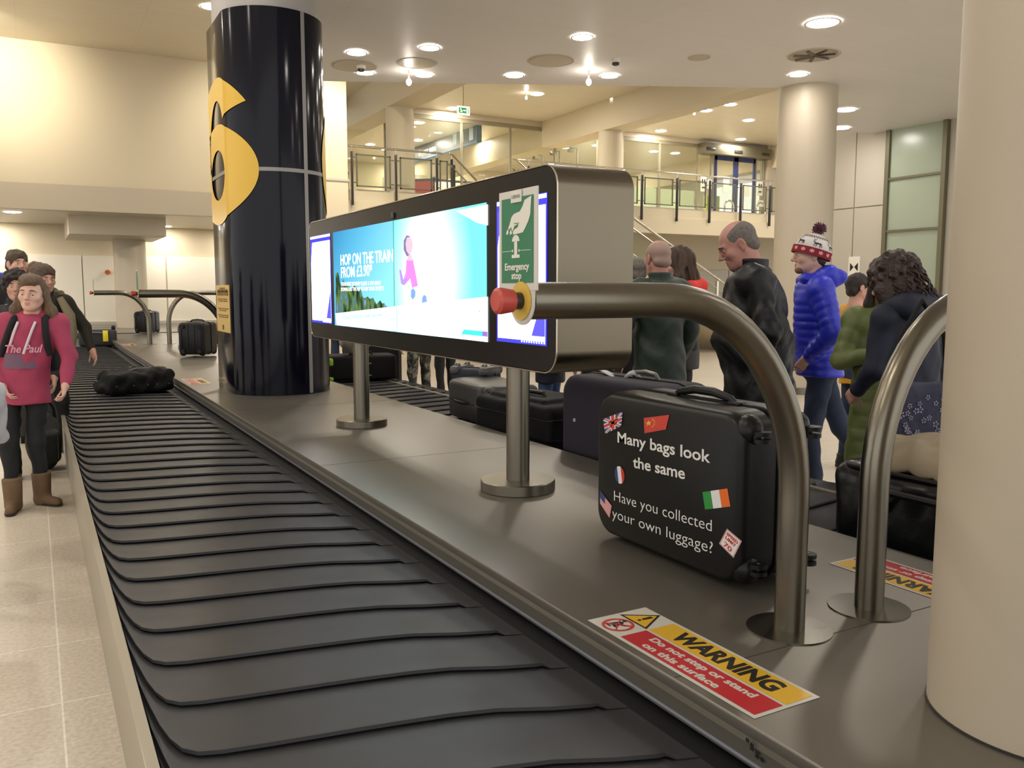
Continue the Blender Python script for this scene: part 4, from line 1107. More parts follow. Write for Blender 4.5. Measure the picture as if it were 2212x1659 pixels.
stop_sign(1.79, 'green and white emergency stop sign plate above the red button', True)
stop_sign(10.3, 'green stop sign plate seen edge on, standing on the guard by the navy pillar', False)
stop_sign(18.0, 'thin stop sign plate seen edge on, on the far left tube end', False)

# ================================================================== warning stickers on the deck
SWHITE = mat('sticker_white', 'c6c2b8', .35); SYEL = mat('sticker_yellow', 'd6a92a', .35); SRED = mat('sticker_red', 'b3242a', .35); SBLK = mat('sticker_black', '14130f', .4)
def sticker(o, ex, ey, label, L=.71, Wd=.225):
    t = thing('warning_sticker', label, 'sticker')
    M = frame(o, ex, ey)
    def P(u, v, h=0.0): return M @ Vector((u, v, h))
    b = MB(); b.box(0, L, 0, Wd, 0, .0012); b.move(M); b.build('backing', SWHITE, t, smooth=False)
    flat([[P(.155, .118, .0018), P(L - .012, .118, .0018), P(L - .012, Wd - .012, .0018), P(.155, Wd - .012, .0018)], [P(.012 + .008, .118, .0018), P(.140, .118, .0018), P(.08, .215, .0018)]], 'yellow_field', SYEL, t)
    flat([[P(.155, .012, .0018), P(L - .012, .012, .0018), P(L - .012, .108, .0018), P(.155, .108, .0018)]], 'red_field', SRED, t)
    tri = []
    A, B, C_ = Vector((.012, .113)), Vector((.148, .113)), Vector((.08, .222)); c = (A + B + C_) / 3
    for p, q in ((A, B), (B, C_), (C_, A)):
        pi, qi = c + (p - c) * .82, c + (q - c) * .82; tri.append([P(*p, .0020), P(*q, .0020), P(*qi, .0020), P(*pi, .0020)])
    tri.append([P(.075, .150, .0022), P(.086, .150, .0022), P(.089, .188, .0022), P(.073, .188, .0022)])
    tri.append([P(.0805 + .0065 * math.cos(a), .139 + .0065 * math.sin(a), .0022) for a in np.linspace(0, 6.28, 11)[:-1]])
    cx, cy = .078, .059
    man = [[(.052, .04), (.062, .04), (.07, .075), (.06, .078)], [(.06, .045), (.088, .038), (.090, .046), (.066, .056)], [(.062, .078), (.085, .062), (.10, .07), (.098, .078), (.086, .072), (.068, .088)], [(.05, .03), (.075, .03), (.075, .036), (.05, .036)]]
    tri += [[P(*q, .0022) for q in m] for m in man]
    tri.append([P(.064 + .008 * math.cos(a), .095 + .008 * math.sin(a), .0022) for a in np.linspace(0, 6.28, 11)[:-1]])
    flat(tri, 'black_symbols', SBLK, t)
    rg = []
    for i in range(32):
        a0, a1 = 2 * math.pi * i / 32, 2 * math.pi * (i + 1) / 32
        rg.append([P(cx + .05 * math.cos(a0), cy + .05 * math.sin(a0), .0024), P(cx + .05 * math.cos(a1), cy + .05 * math.sin(a1), .0024), P(cx + .041 * math.cos(a1), cy + .041 * math.sin(a1), .0024), P(cx + .041 * math.cos(a0), cy + .041 * math.sin(a0), .0024)])
    for s in (1, -1):
        rg.append([P(cx - .033 - .003 * s, cy - s * .030 + .003, .0026), P(cx - .033 + .003, cy - s * .030 - .003, .0026), P(cx + .033 + .003 * s, cy + s * .030 - .003, .0026), P(cx + .033 - .003, cy + s * .030 + .003, .0026)])
    flat(rg, 'prohibition_ring', mat('ring_red', 'c0302e', .35), t)
    up = ey
    fit_text('lettering', 'WARNING', P(.225, .137, .0022), P(.63, .137, .0022), .062, SBLK, t, bold=.0035, up=up)
    fit_text('lettering', 'Do not step or stand', P(.215, .070, .0022), P(.63, .070, .0022), .026, SWHITE, t, bold=.0012, up=up)
    fit_text('lettering', 'on this surface', P(.235, .026, .0022), P(.545, .026, .0022), .026, SWHITE, t, bold=.0012, up=up)
    return t
sticker((1.462, 2.142, DZ + .001), (0, -1, 0), (1, 0, 0), 'near red and yellow warning sticker on the steel deck edge')
sticker((2.80, 1.46, DZ + .001), (0, 1, 0), (-1, 0, 0), 'upside down warning sticker on the far deck edge by the right column')
sticker((1.475, 10.66, DZ + .001), (0, -1, 0), (1, 0, 0), 'warning sticker on the deck left of the navy pillar')
sticker((1.475, 18.4, DZ + .001), (0, -1, 0), (1, 0, 0), 'faint far warning sticker beside the far tube guards')
# ================================================================== luggage
BLKABS = mat('black_abs_shell', '0e0e0e', .36, spec=.28, bump=.04, bscale=260)
BLKPL = mat('black_plastic', '0d0d0d', .45, spec=.3)
GREYMET = mat('grey_fitting', '77746e', .35, .6)
def loft(rings):
    b = MB(); R = [[b.bm.verts.new(p) for p in r] for r in rings]; n = len(R[0])
    for A, B in zip(R, R[1:]):
        for i in range(n): b.bm.faces.new((A[i], A[(i + 1) % n], B[(i + 1) % n], B[i]))
    b.bm.faces.new(R[0][::-1]); b.bm.faces.new(R[-1]); return b
def shell_half(w, h, d, s, r, z0, m, parent, ribs=0, bulge=.05):
    """one moulded half: rounded outline in x,z growing along y towards s"""
    def ring(y, ins):
        return [(x, s * y, z) for x, z in rrect(-w / 2 + ins, w / 2 - ins, z0 + ins, z0 + h - ins, max(.02, r - ins * .5), 7)]
    rings = [ring(.004, 0), ring(d * .36, .0), ring(d * .42, bulge * .10), ring(d * .465, bulge * .34), ring(d * .49, bulge * .65), ring(d * .5, bulge)]
    b = loft(rings)
    if ribs:
        for i in range(ribs):
            x = -w * .36 + w * .72 * i / (ribs - 1)
            b.box(x - w * .03, x + w * .03, s * d * .485 if s > 0 else -d * .515, s * d * .515 if s > 0 else -d * .485, z0 + bulge * 1.2, z0 + h - bulge * 1.2, .008)
    return b.build('shell', m, parent, angle=40)
def wheel(x, y, z, parent, m=None, rr=.026):
    b = MB(); b.cyl((x, y, z + .05), (x, y, z + .018), .024, .020, seg=18); b.box(x - .015, x + .015, y - .012, y + .02, z, z + .03, .006)
    w = b.build('wheel_fork', BLKPL, parent)
    b = MB()
    for q in (-.012, .012): b.cyl((x + q - .007, y + .012, z - .002), (x + q + .007, y + .012, z - .002), rr, seg=22)
    b.build('wheel', m or BLKPL, w)
    b = MB(); b.cyl((x - .021, y + .012, z - .002), (x + .021, y + .012, z - .002), .005, seg=10); b.build('axle', GREYMET, w)
def suitcase(label, w, d, h, m, loc, rot, ribs=0, bulge=.05, r=.09, wheels=True, handle='both', wheelmat=None, guards=True, name='suitcase', group=None):
    t = thing(name, label, 'suitcase', loc, group=group); t.rotation_euler = rot.to_euler() if hasattr(rot, 'to_euler') else Euler(rot)
    z0 = .045
    for s in (-1, 1): shell_half(w, h, d, s, r, z0, m, t, ribs, bulge)
    b = MB(); ring = rrect(-w / 2 - .003, w / 2 + .003, z0 - .003, z0 + h + .003, r, 7)
    b.tube([(x, .0, z) for x, z in ring], .006, 6, closed=True); b.build('zip_seam', BLKPL, t)
    if wheels:
        for sx in (-1, 1):
            for sy in (-1, 1): wheel(sx * (w / 2 - .055), sy * (d / 2 - .05), .026, t, wheelmat)
    if guards:
        for sx in (-1, 1):
            for sy in (-1, 1):
                b = MB(); b.sph((sx * (w / 2 - .06), sy * (d / 2 - .055), z0 + .03), (.055, .05, .05)); b.build('wheel_housing', m, t)
    if handle in ('both', 'side'):
        x = -w / 2; zc = z0 + h * .52
        b = MB(); b.tube([(x + .005, 0, zc - .12), (x - .030, 0, zc - .085), (x - .036, 0, zc), (x - .030, 0, zc + .085), (x + .005, 0, zc + .12)], [.013, .013, .015, .013, .013], 10)
        b.build('side_handle', BLKPL, t)
    if handle in ('both', 'top'):
        b = MB(); b.tube([(-.12, 0, z0 + h - .004), (-.085, 0, z0 + h + .028), (0, 0, z0 + h + .034), (.085, 0, z0 + h + .028), (.12, 0, z0 + h - .004)], [.012, .012, .015, .012, .012], 10)
        b.build('carry_handle', BLKPL, t)
    return t
def R3(cx, cz):
    """rotation whose local x, z run along cx, cz"""
    cx, cz = Vector(cx).normalized(), Vector(cz).normalized(); cy = cz.cross(cx)
    return Matrix((cx, cy, cz)).transposed()
# --- the printed suitcase in front
FXS = 2.035
yaw = math.radians(1.0)
tc = suitcase('black hard suitcase printed Many bags look the same, flag stickers', .60, .325, .855, BLKABS, (FXS + .1625, 2.035, .795), R3((0, 0, 1), (0.0, 1, .0)), bulge=.028, r=.10, wheels=False, handle='none')
for sx in (-1, 1):
    for sy in (-1, 1):
        # castors sticking out of the near end
        wheel(sx * .225, sy * .118, .02, tc, rr=.03)
b = MB(); hp = [aX(1497, 868, FXS + .16), aX(1515, 862, FXS + .16), aX(1540, 864, FXS + .16), aX(1575, 876, FXS + .16), aX(1590, 888, FXS + .16)]
inv = (Matrix.Translation((FXS + .1625, 2.035, .795)) @ R3((0, 0, 1), (0.0, 1, .0)).to_4x4()).inverted()
zc = .42
b.tube([(.298, 0, zc - .17), (.318, 0, zc - .14), (.334, 0, zc - .05), (.334, 0, zc + .05), (.318, 0, zc + .14), (.298, 0, zc + .17)], [.012, .014, .017, .017, .014, .012], 10); b.build('carry_handle', BLKPL, tc)
b = MB(); b.box(.296, .312, -.02, .02, zc - .2, zc - .14, .005); b.box(.296, .312, -.02, .02, zc + .14, zc + .2, .005); b.build('handle_mount', BLKPL, tc)
PW = mat('print_white', 'd9d7d2', .5)
def onf(px, py, off=.0012): return inv @ (aX(px, py, FXS - .0005) - Vector((off, 0, 0)))
UPL = (1, 0, 0)
def cap_line(body, x0, y0, x1, y1, cap, bold):
    fit_text('lettering', body, onf(x0, y0), onf(x1, y1), cap, PW, tc, bold=bold, up=UPL)
cap_line('Many bags look', 1334.5, 955, 1534.7, 999.8, .043, .0010)
cap_line('the same', 1368, 1009, 1480, 1035, .043, .0010)
cap_line('Have you collected', 1327, 1081, 1538, 1148, .042, -.0005)
cap_line('your own luggage?', 1323, 1118, 1540, 1196, .042, -.0005)
def quad(corners, off=.0014):
    A, B, C_, D = [onf(x, y, off) for x, y in corners]     # top left, top right, bottom right, bottom left
    def P(u, v, o=0.0): return (A * (1 - u) + B * u) * v + (D * (1 - u) + C_ * u) * (1 - v) + Vector((0, -o, 0))
    return P
FR = mat('flag_red', 'c23a30', .3); FW = mat('flag_white', 'dcdcdc', .3); FB = mat('flag_blue', '2c3f7a', .3); FG = mat('flag_green', '2f8a3c', .3); FO = mat('flag_orange', 'dd6a2a', .3); FY = mat('flag_yellow', 'e0b040', .3)
def rect(P, u0, u1, v0, v1, o=0): return [P(u0, v0, o), P(u1, v0, o), P(u1, v1, o), P(u0, v1, o)]
# union flag
P = quad(((1303, 905), (1346, 889), (1343, 920), (1308, 938)))
u = flat([rect(P, 0, 1, 0, 1)], 'flag_sticker', FB, tc); u['label'] = 'small union flag sticker at the upper left'
def band_(P, a, c, w, o):
    a, c = Vector(a), Vector(c); d = (c - a).normalized(); n = Vector((-d.y, d.x)) * w
    return [P(*(a + n), o), P(*(c + n), o), P(*(c - n), o), P(*(a - n), o)]
flat([band_(P, (.06, .06), (.94, .94), .08, .0004), band_(P, (.06, .94), (.94, .06), .08, .0004), rect(P, .36, .64, 0, 1, .0004), rect(P, 0, 1, .34, .66, .0004)], 'white_cross', FW, u)
flat([rect(P, .42, .58, 0, 1, .0008), rect(P, 0, 1, .41, .59, .0008), band_(P, (.05, .03), (.38, .36), .03, .0006), band_(P, (.62, .64), (.95, .97), .03, .0006), band_(P, (.05, .97), (.38, .64), .03, .0006), band_(P, (.62, .36), (.95, .03), .03, .0006)], 'red_cross', FR, u)
P = quad(((1391, 903), (1446.5, 896), (1439, 927.5), (1393, 936)))
u = flat([rect(P, 0, 1, 0, 1)], 'flag_sticker', FR, tc); u['label'] = 'red five star flag sticker above the writing'
def star(P, cu, cv, r, o, asp=1.4):
    return [P(cu + (r if i % 2 == 0 else r * .42) * math.sin(i * math.pi / 5) / asp, cv + (r if i % 2 == 0 else r * .42) * math.cos(i * math.pi / 5), o) for i in range(10)]
flat([star(P, .2, .62, .2, .0004), star(P, .38, .82, .07, .0004), star(P, .44, .68, .07, .0004), star(P, .44, .50, .07, .0004), star(P, .38, .36, .07, .0004)], 'stars', FY, u)
# tricolour disc
def disc(cx, cy, rx, ry, tilt, parts):
    res = []
    for (u0, u1), m in parts:
        pts = []
        for k in range(9):
            x = u0 + (u1 - u0) * k / 8; pts.append((x, math.sqrt(max(0, 1 - x * x))))
        pts += [(x, -y) for x, y in reversed(pts)]
        q = [onf(cx + rx * x + tilt * y, cy - ry * y, .0014) for x, y in pts]
        clean = [q[0]]
        for p_ in q[1:]:
            if (p_ - clean[-1]).length > 1e-5: clean.append(p_)
        if (clean[0] - clean[-1]).length < 1e-5: clean.pop()
        res.append((clean, m))
    return res
u = flat([disc(1339, 1026, 10.5, 19, -2, [((-1, -.36), 0)])[0][0]], 'flag_sticker', FB, tc); u['label'] = 'round blue white and red sticker'
flat([disc(1339, 1026, 10.5, 19, -2, [((-.36, .36), 0)])[0][0]], 'white_stripe', FW, u); flat([disc(1339, 1026, 10.5, 19, -2, [((.36, 1), 0)])[0][0]], 'red_stripe', FR, u)
P = quad(((1297, 1060), (1322, 1092), (1317, 1119), (1297, 1088)))
u = flat([rect(P, 0, 1, 0, 1)], 'flag_sticker', FW, tc); u['label'] = 'stars and stripes sticker at the left edge'
flat([rect(P, 0, 1, i / 13, (i + 1) / 13, .0004) for i in range(0, 13, 2)], 'red_stripes', FR, u); flat([rect(P, 0, .45, .46, 1, .0008)], 'blue_canton', FB, u)
P = quad(((1518, 1063), (1572, 1055), (1578.5, 1094), (1523.6, 1100.6)))
u = flat([rect(P, 0, .333, 0, 1)], 'flag_sticker', FG, tc); u['label'] = 'green white and orange flag sticker'
flat([rect(P, .333, .667, 0, 1)], 'white_stripe', FW, u); flat([rect(P, .667, 1, 0, 1)], 'orange_stripe', FO, u)
P = quad(((1571, 1142), (1603, 1169), (1585, 1205), (1554, 1174)))
u = flat([rect(P, 0, 1, 0, 1)], 'speed_sticker', FW, tc); u['label'] = 'tilted white speed limit 70 sticker'
flat([rect(P, 0.02, .98, .02, .05, .0004), rect(P, .02, .98, .95, .98, .0004), rect(P, .02, .05, .02, .98, .0004), rect(P, .95, .98, .02, .98, .0004)], 'red_border', FR, u)
for body, y, x0, x1, cap in (('SPEED', .72, .12, .88, .0105), ('LIMIT', .50, .16, .84, .0105), ('70', .12, .24, .76, .017)):
    a, c = P(x0, y, .0006), P(x1, y, .0006)
    fit_text('lettering', body, a, c, cap, FR, u, bold=.0005, up=(P(.5, 1) - P(.5, 0)))
# --- tall purple grey suitcase behind it
PURP = mat('purple_grey_fabric', '3d3944', .7, spec=.3, bump=.25, bscale=300)
s = suitcase('large purple grey suitcase standing on the far belt behind the printed case', .62, .40, 1.02, PURP, (3.28, 3.72, .655), R3((0, 0, 1), (-.06, 1, 0)), bulge=.06, r=.12, wheels=False, handle='none', guards=False)
b = MB(); b.tube([(.30, .02, .34), (.345, .02, .38), (.355, .02, .47), (.345, .02, .56), (.30, .02, .60)], .014, 10); b.build('carry_handle', GREYMET, s)
b = MB(); b.tube([(.32 + .02 * math.sin(a * 2), .03 + .05 * math.cos(a), .60 + .05 * math.sin(a)) for a in np.linspace(0, 5.4, 14)], .012, 6); b.build('tag_loop', mat('tag_white', 'd8d8d8', .4), s)
b = MB(); b.box(.312, .322, -.05, .03, .70, .86, .003, rot=Euler((0, .25, .2)).to_matrix()); b.build('luggage_tag', MATS['tag_white'], s)
b = MB(); b.cyl((.02, -.205, .90), (.02, -.198, .90), .012, seg=14); b.build('rivet', MATS['tag_white'], s)
# --- soft black case lying on the belt
NYL = mat('black_nylon', '121213', .7, spec=.25, bump=.2, bscale=350)
NYLG = mat('charcoal_nylon', '2a2a2c', .65, bump=.2, bscale=350)
def soft_case(label, loc, rz, L, W, H, m, pocket=True, name='suitcase'):
    t = thing(name, label, 'suitcase', loc, rz)
    g = SDF((-L / 2 - .05, -W / 2 - .05, -.03), (L / 2 + .05, W / 2 + .05, H + .1), .012)
    g.rbox((0, 0, H / 2), (L / 2, W / 2, H / 2), .05)
    if pocket: g.rbox((.04 * L, 0, H), (L * .36, W * .36, .03), .025, k=.01)
    g.wrinkle(.003, (9, 9, 20), int(L * 100)); g.build('body', m, t)
    b = MB()
    for z in (H * .3, H * .72):
        b.tube([(x, y, z) for x, y in rrect(-L / 2 - .004, L / 2 + .004, -W / 2 - .004, W / 2 + .004, .05, 5)], .007, 6, closed=True)
    b.build('zip', BLKPL, t)
    b = MB(); b.tube([(-.13, W * .1, H + .02), (-.1, W * .1, H + .05), (.1, W * .1, H + .05), (.13, W * .1, H + .02)], [.01, .016, .016, .01], 8); b.build('carry_handle', BLKPL, t)
    b = MB(); b.tube([(-L * .2, -W / 2 - .002, H * .5), (-L * .15, -W / 2 - .04, H * .5), (L * .15, -W / 2 - .04, H * .5), (L * .2, -W / 2 - .002, H * .5)], .012, 8); b.build('side_handle', BLKPL, t)
    return t
soft_case('black soft suitcase lying flat on the far belt left of the purple grey case', (3.33, 5.52, .36), math.pi / 2 + .1, .98, .60, .34, NYL)
# --- grey hard case lying behind it
GREYABS = mat('dark_grey_shell', '3d3d3c', .35, bump=.05, bscale=200)
s = suitcase('dark grey hard suitcase lying flat behind the right sign post', .52, .34, .78, GREYABS, (3.42, 6.1, .56), R3((1, 0, 0), (.12, 1, .02)), bulge=.07, r=.14, wheels=True, handle='side', ribs=0)
b = MB(); b.box(-.07, .07, .171, .176, .52, .56, .003); b.build('maker_badge', mat('badge_silver', 'cfcac0', .3, .5), s, smooth=False)
# --- upright navy case, wheels up
NAVYN = mat('navy_nylon', '1d2030', .65, bump=.2, bscale=300)
s = suitcase('navy suitcase standing upside down with its grey wheels up, behind the sign', .40, .26, .43, NAVYN, (3.52, 7.0, .85), R3((.5, -.85, 0), (0, 0, -1)), bulge=.05, r=.06, handle='top', wheelmat=GREYMET)
b = MB(); b.cyl((-.1, -.14, .36), (-.1, -.17, .36), .03, seg=14); b.box(-.15, -.05, -.18, -.14, .34, .41, .01); b.build('white_tag', MATS['tag_white'], s)
b = MB()
for sx in (-1, 1): b.box(sx * .155 - .05, sx * .155 + .05, -.15, .15, .02, .1, .03)
b.build('wheel_casing', mat('grey_wheel_casing', '5a5a5a', .35), s)
# --- black cases with lime fittings far on the belt
LIME = mat('lime_plastic', '9bd335', .4)
def lime_case(label, loc, rz, w, d, h):
    t = thing('suitcase', label, 'suitcase', loc, rz, group=None)
    b = MB(); b.box(-w / 2, w / 2, -d / 2, d / 2, .02, h, .035, 3); b.build('body', NYL, t)
    b = MB(); b.box(-w / 2 - .01, -w / 2 + .05, -d / 2 - .01, -d / 2 + .07, h * .62, h * .92, .02); b.build('corner_guard', LIME, t)
    b = MB(); b.box(-w / 2 - .01, -w / 2 + .05, -d / 2 - .01, -d / 2 + .07, h * .04, h * .2, .02); b.build('corner_guard', LIME, t)
    b = MB(); b.box(-.1, .1, -d / 2 - .02, -d / 2, h * .66, h * .72, .006); b.box(-.1, .1, -d / 2 - .02, -d / 2, h * .2, h * .26, .006); b.build('zip_pull', GREYMET, t)
    b = MB(); b.tube([(-.15, 0, h), (-.12, 0, h + .03), (.12, 0, h + .03), (.15, 0, h)], .012, 8); b.build('carry_handle', BLKPL, t)
lime_case('black suitcase with lime green corners lying on the belt beside the navy pillar', (3.70, 10.7, .36), -.2, .85, .5, .33)
g = SDF((-.3, -.25, -.02), (.3, .25, .4), .014); g.ell((0, 0, .15), (.22, .16, .15)); g.ell((-.06, -.03, .24), (.15, .12, .09)); g.half((0, 0, -1), 0); g.wrinkle(.008, (14, 14, 18), 4)
t = thing('bag', 'beige grey crumpled bag on top of the lime cornered suitcase', 'bag', (3.62, 10.66, .70), .2); g.build('body', mat('beige_grey_cloth', '8f897b', .7), t)
b = MB(); b.tube([(-.12, -.1, .27), (-.08, -.13, .36), (.06, -.13, .36), (.1, -.1, .27)], .012, 8); b.build('handle', NYL, t)
# --- big black case standing on the floor beyond the belt
p_ = aX(822, 800, 4.32)
s = suitcase('tall black suitcase with a white tag standing on the floor beyond the far belt', .58, .30, .92, NYL, (4.32, p_.y, 0), R3((math.cos(-.5), math.sin(-.5), 0), (0, 0, 1)), bulge=.04, r=.07, handle='top')
b = MB(); b.box(.12, .16, -.185, -.17, .30, .37, .003); b.build('white_tag', MATS['tag_white'], s, smooth=False)
# --- big bag with tan top at the right
g = SDF((-.55, -.36, -.02), (.55, .36, .60), .012)
g.rbox((0, 0, .185), (.50, .30, .185), .07); g.wrinkle(.006, (10, 10, 14), 8)
t = thing('holdall', 'big shiny black holdall on the far belt behind the right tube guard', 'bag', (3.46, 2.18, .36), math.pi / 2)
g.build('body', mat('shiny_black_vinyl', '121315', .3, bump=.35, bscale=14, var=.2), t)
b = MB(); b.tube([(x, y, .36) for x, y in rrect(-.47, .47, -.27, .27, .08, 6)], .012, 8, closed=True); b.build('piping', BLKPL, t)
b = MB(); b.tube([(-.2, .31, .2), (-.17, .36, .3), (.17, .36, .3), (.2, .31, .2)], .016, 8); b.build('handle', BLKPL, t)
g = SDF((-.50, -.30, -.04), (.50, .30, .25), .011); g.ell((.02, 0, .0), (.45, .25, .145)); g.ell((-.2, .03, .05), (.2, .17, .09)); g.half((0, 0, -1), .012); g.wrinkle(.012, (17, 17, 15), 21)
t = thing('soft_bag', 'crumpled tan cloth bag lying on top of the big black holdall', 'bag', (3.44, 2.2, .728), math.pi / 2); g.build('body', mat('tan_cloth', '8d806a', .75, var=.12, vscale=5), t)
b = MB(); b.tube([(-.42, .1, .02), (-.36, .12, .09), (-.26, .13, .12), (-.2, .12, .11)], .02, 8); b.build('strap', BLKPL, t)
# --- left belt: black holdall and a box with a yellow tag
g = SDF((-.45, -.36, -.02), (.45, .36, .40), .012)
g.rbox((0, 0, .12), (.36, .26, .12), .07); g.rbox((.05, 0, .20), (.26, .2, .06), .05, k=.05); g.ell((-.36, .02, .07), (.08, .18, .06), k=.05); g.wrinkle(.012, (15, 15, 26), 5)
t = thing('holdall', 'crumpled black holdall lying on the left belt beside the navy pillar', 'bag', (1.0, 10.62, .362), .15); g.build('body', NYL, t)
b = MB(); b.tube([(-.2, -.05, .22), (-.02, -.08, .268), (.16, -.02, .262), (.3, .04, .2)], .014, 8); b.build('shoulder_strap', mat('grey_strap', '5c5c5c', .6), t)
b = MB(); b.tube([(-.12, .05, .25), (-.02, .12, .275), (.12, .16, .24)], .01, 8); b.build('zip', MATS['grey_strap'], t)
b = MB()
for x in (-.28, -.1, .05, .15, .28): b.cyl((x, -.272, .1), (x, -.262, .1), .008, seg=10)
b.build('stud', GREYMET, t)
t = thing('suitcase', 'small black case with a yellow tag far along the left belt', 'suitcase', (1.18, 20.1, .362), -.1)
b = MB(); b.box(-.36, .36, -.22, .22, 0, .34, .05, 3); b.build('body', NYLG, t)
b = MB(); b.tube([(-.18, -.22, .26), (-.1, -.25, .29), (.06, -.25, .28), (.12, -.22, .26)], .016, 8); b.build('carry_handle', GREYMET, t)
b = MB(); b.box(.1, .2, -.255, -.235, .10, .33, .004); b.build('luggage_tag', mat('yellow_tag', 'e8d432', .4), t)
b = MB(); b.box(.26, .34, -.05, .02, .32, .42, .02); b.build('pull_handle', BLKPL, t)
# --- two hard cases standing on the deck left of the pillar, and a small red bag
s = suitcase('black ribbed hard suitcase standing on the deck, nearer of two left of the pillar', .42, .55, .50, BLKABS, (2.26, 14.25, DZ), R3((math.cos(-.55), math.sin(-.55), 0), (0, 0, 1)), bulge=.03, r=.06, ribs=4, wheels=False, handle='top')
SILV = mat('silver_print', '8f8d88', .35, .3)
def case_marks(s, w, d, h):
    b = MB(); b.box(-w / 2 - .012, -w / 2 + .02, -d / 2 + .02, -d / 2 + .09, .12, .2, .01); b.box(-w / 2 - .012, -w / 2 + .02, -d / 2 + .02, -d / 2 + .09, h - .1, h - .02, .01); b.build('corner_guard', SILV, s)
    b = MB()
    for x in (-.13, .13):
        for z in (.1, h - .02): b.cyl((x, -d / 2 + .012, z), (x, -d / 2 - .02, z), .032, seg=16)
    b.build('castor', BLKPL, s)
case_marks(s, .42, .55, .50)
s = suitcase('black hard suitcase standing on the deck behind the far tube guard', .42, .55, .50, BLKABS, (2.42, 22.6, DZ), R3((math.cos(-.5), math.sin(-.5), 0), (0, 0, 1)), bulge=.03, r=.06, ribs=4, wheels=False, handle='top')
case_marks(s, .42, .55, .50)
t = thing('bag', 'small red and black bag with a pale label behind the ribbed suitcase', 'bag', (3.18, 17.7, DZ), .3)
g = SDF((-.3, -.22, -.02), (.3, .22, .4), .015); g.ell((0, 0, .15), (.24, .16, .16)); g.half((0, 0, -1), 0); g.wrinkle(.006, (14, 14, 14), 2); g.build('body', NYL, t)
g = SDF((-.3, -.22, .1), (.3, .22, .5), .015); g.ell((-.05, 0, .3), (.18, .12, .09)); g.wrinkle(.006, (14, 14, 14), 3); g.build('red_flap', mat('red_nylon', '9c2430', .6), t)
b = MB(); b.box(-.08, .05, -.19, -.15, .06, .26, .01); b.build('pale_label', mat('pale_label', 'b9c6c6', .5), t)
# --- backpack and case on the floor behind the girl
t = thing('backpack', 'dark patterned backpack standing on the floor beside the kick panel', 'backpack', (.03, 8.22, 0), .2)
g = SDF((-.28, -.25, -.02), (.28, .25, .62), .012); g.ell((0, 0, .24), (.14, .12, .25)); g.rbox((0, -.08, .2), (.10, .07, .14), .05); g.half((0, 0, -1), 0); g.wrinkle(.004, (14, 14, 14), 9)
m_ = mat('dark_pattern_nylon', '20221d', .7, var=.7, vscale=9); g.build('body', m_, t)
b = MB(); b.tube([(-.03, 0, .46), (-.01, -.02, .56), (.04, -.02, .58), (.08, 0, .52), (.09, 0, .43)], .012, 8); b.build('grab_loop', NYL, t)
b = MB(); b.tube([(-.07, -.145, .1), (-.07, -.150, .28), (.07, -.150, .28), (.07, -.145, .1)], .006, 6); b.build('zip', MATS['grey_strap'], t)
t = thing('suitcase', 'narrow dark suitcase on the floor against the kick panel', 'suitcase', (.0, 9.85, 0), .1)
b = MB(); b.box(-.2, .16, -.14, .14, .05, .55, .04, 3); b.build('body', NYLG, t)
b = MB(); b.tube([(-.1, 0, .55), (-.1, 0, .72), (.06, 0, .72), (.06, 0, .55)], .012, 8); b.build('pull_handle', GREYMET, t)
b = MB()
for x in (-.16, .12): b.cyl((x - .02, -.1, .04), (x + .02, -.1, .04), .04, seg=16)
b.build('wheel', BLKPL, t)
# ================================================================== people
EYEW = mat('eye_white', 'd8cfc6', .25); IRIS = mat('eye_iris', '2a2018', .2)
def V3(*a): return np.array(a, float)
def head_mat(pitch, yaw, roll=0.0):
    return np.array((Matrix.Rotation(yaw, 3, 'Z') @ Matrix.Rotation(-pitch, 3, 'X') @ Matrix.Rotation(roll, 3, 'Y')))
def add_hand(g, wrist, u, palm, thumb_side, curl=.35, r=.0085, spread=1.0):
    """palm, four unequal bent fingers and a thumb"""
    u = u / np.linalg.norm(u); w = palm - u * (palm @ u); w = w / np.linalg.norm(w); v = np.cross(w, u) * thumb_side
    g.rbox(wrist + u * .052 + w * .002, (.040, .050, .015), .014, rot=np.stack([v, u, w], 1), k=.012)
    g.cap(wrist - u * .02, wrist + u * .03, .026, .028, k=.02)
    for off, L, ba in ((.030, .074, 0), (.010, .083, .02), (-.011, .077, .04), (-.030, .060, .06)):
        p = wrist + u * (.098 - abs(off) * .12) + v * off * spread; a = curl * .55 + ba
        for f, rr in ((.45, 1.0), (.31, .93), (.24, .85)):
            d = u * math.cos(a) + w * math.sin(a); q = p + d * L * f
            g.cap(p, q, r * rr, r * rr * .93, k=.004); p = q; a += curl + ba
    p = wrist + u * .028 + v * .036 + w * .004
    for f, rr, a in ((.035, 1.25, .75), (.030, 1.1, .5), (.024, .95, .3)):
        d = u * math.cos(a) + v * math.sin(a) * .9 + w * (.25 + curl * .35); d /= np.linalg.norm(d); q = p + d * f
        g.cap(p, q, r * rr, r * rr * .9, k=.008); p = q
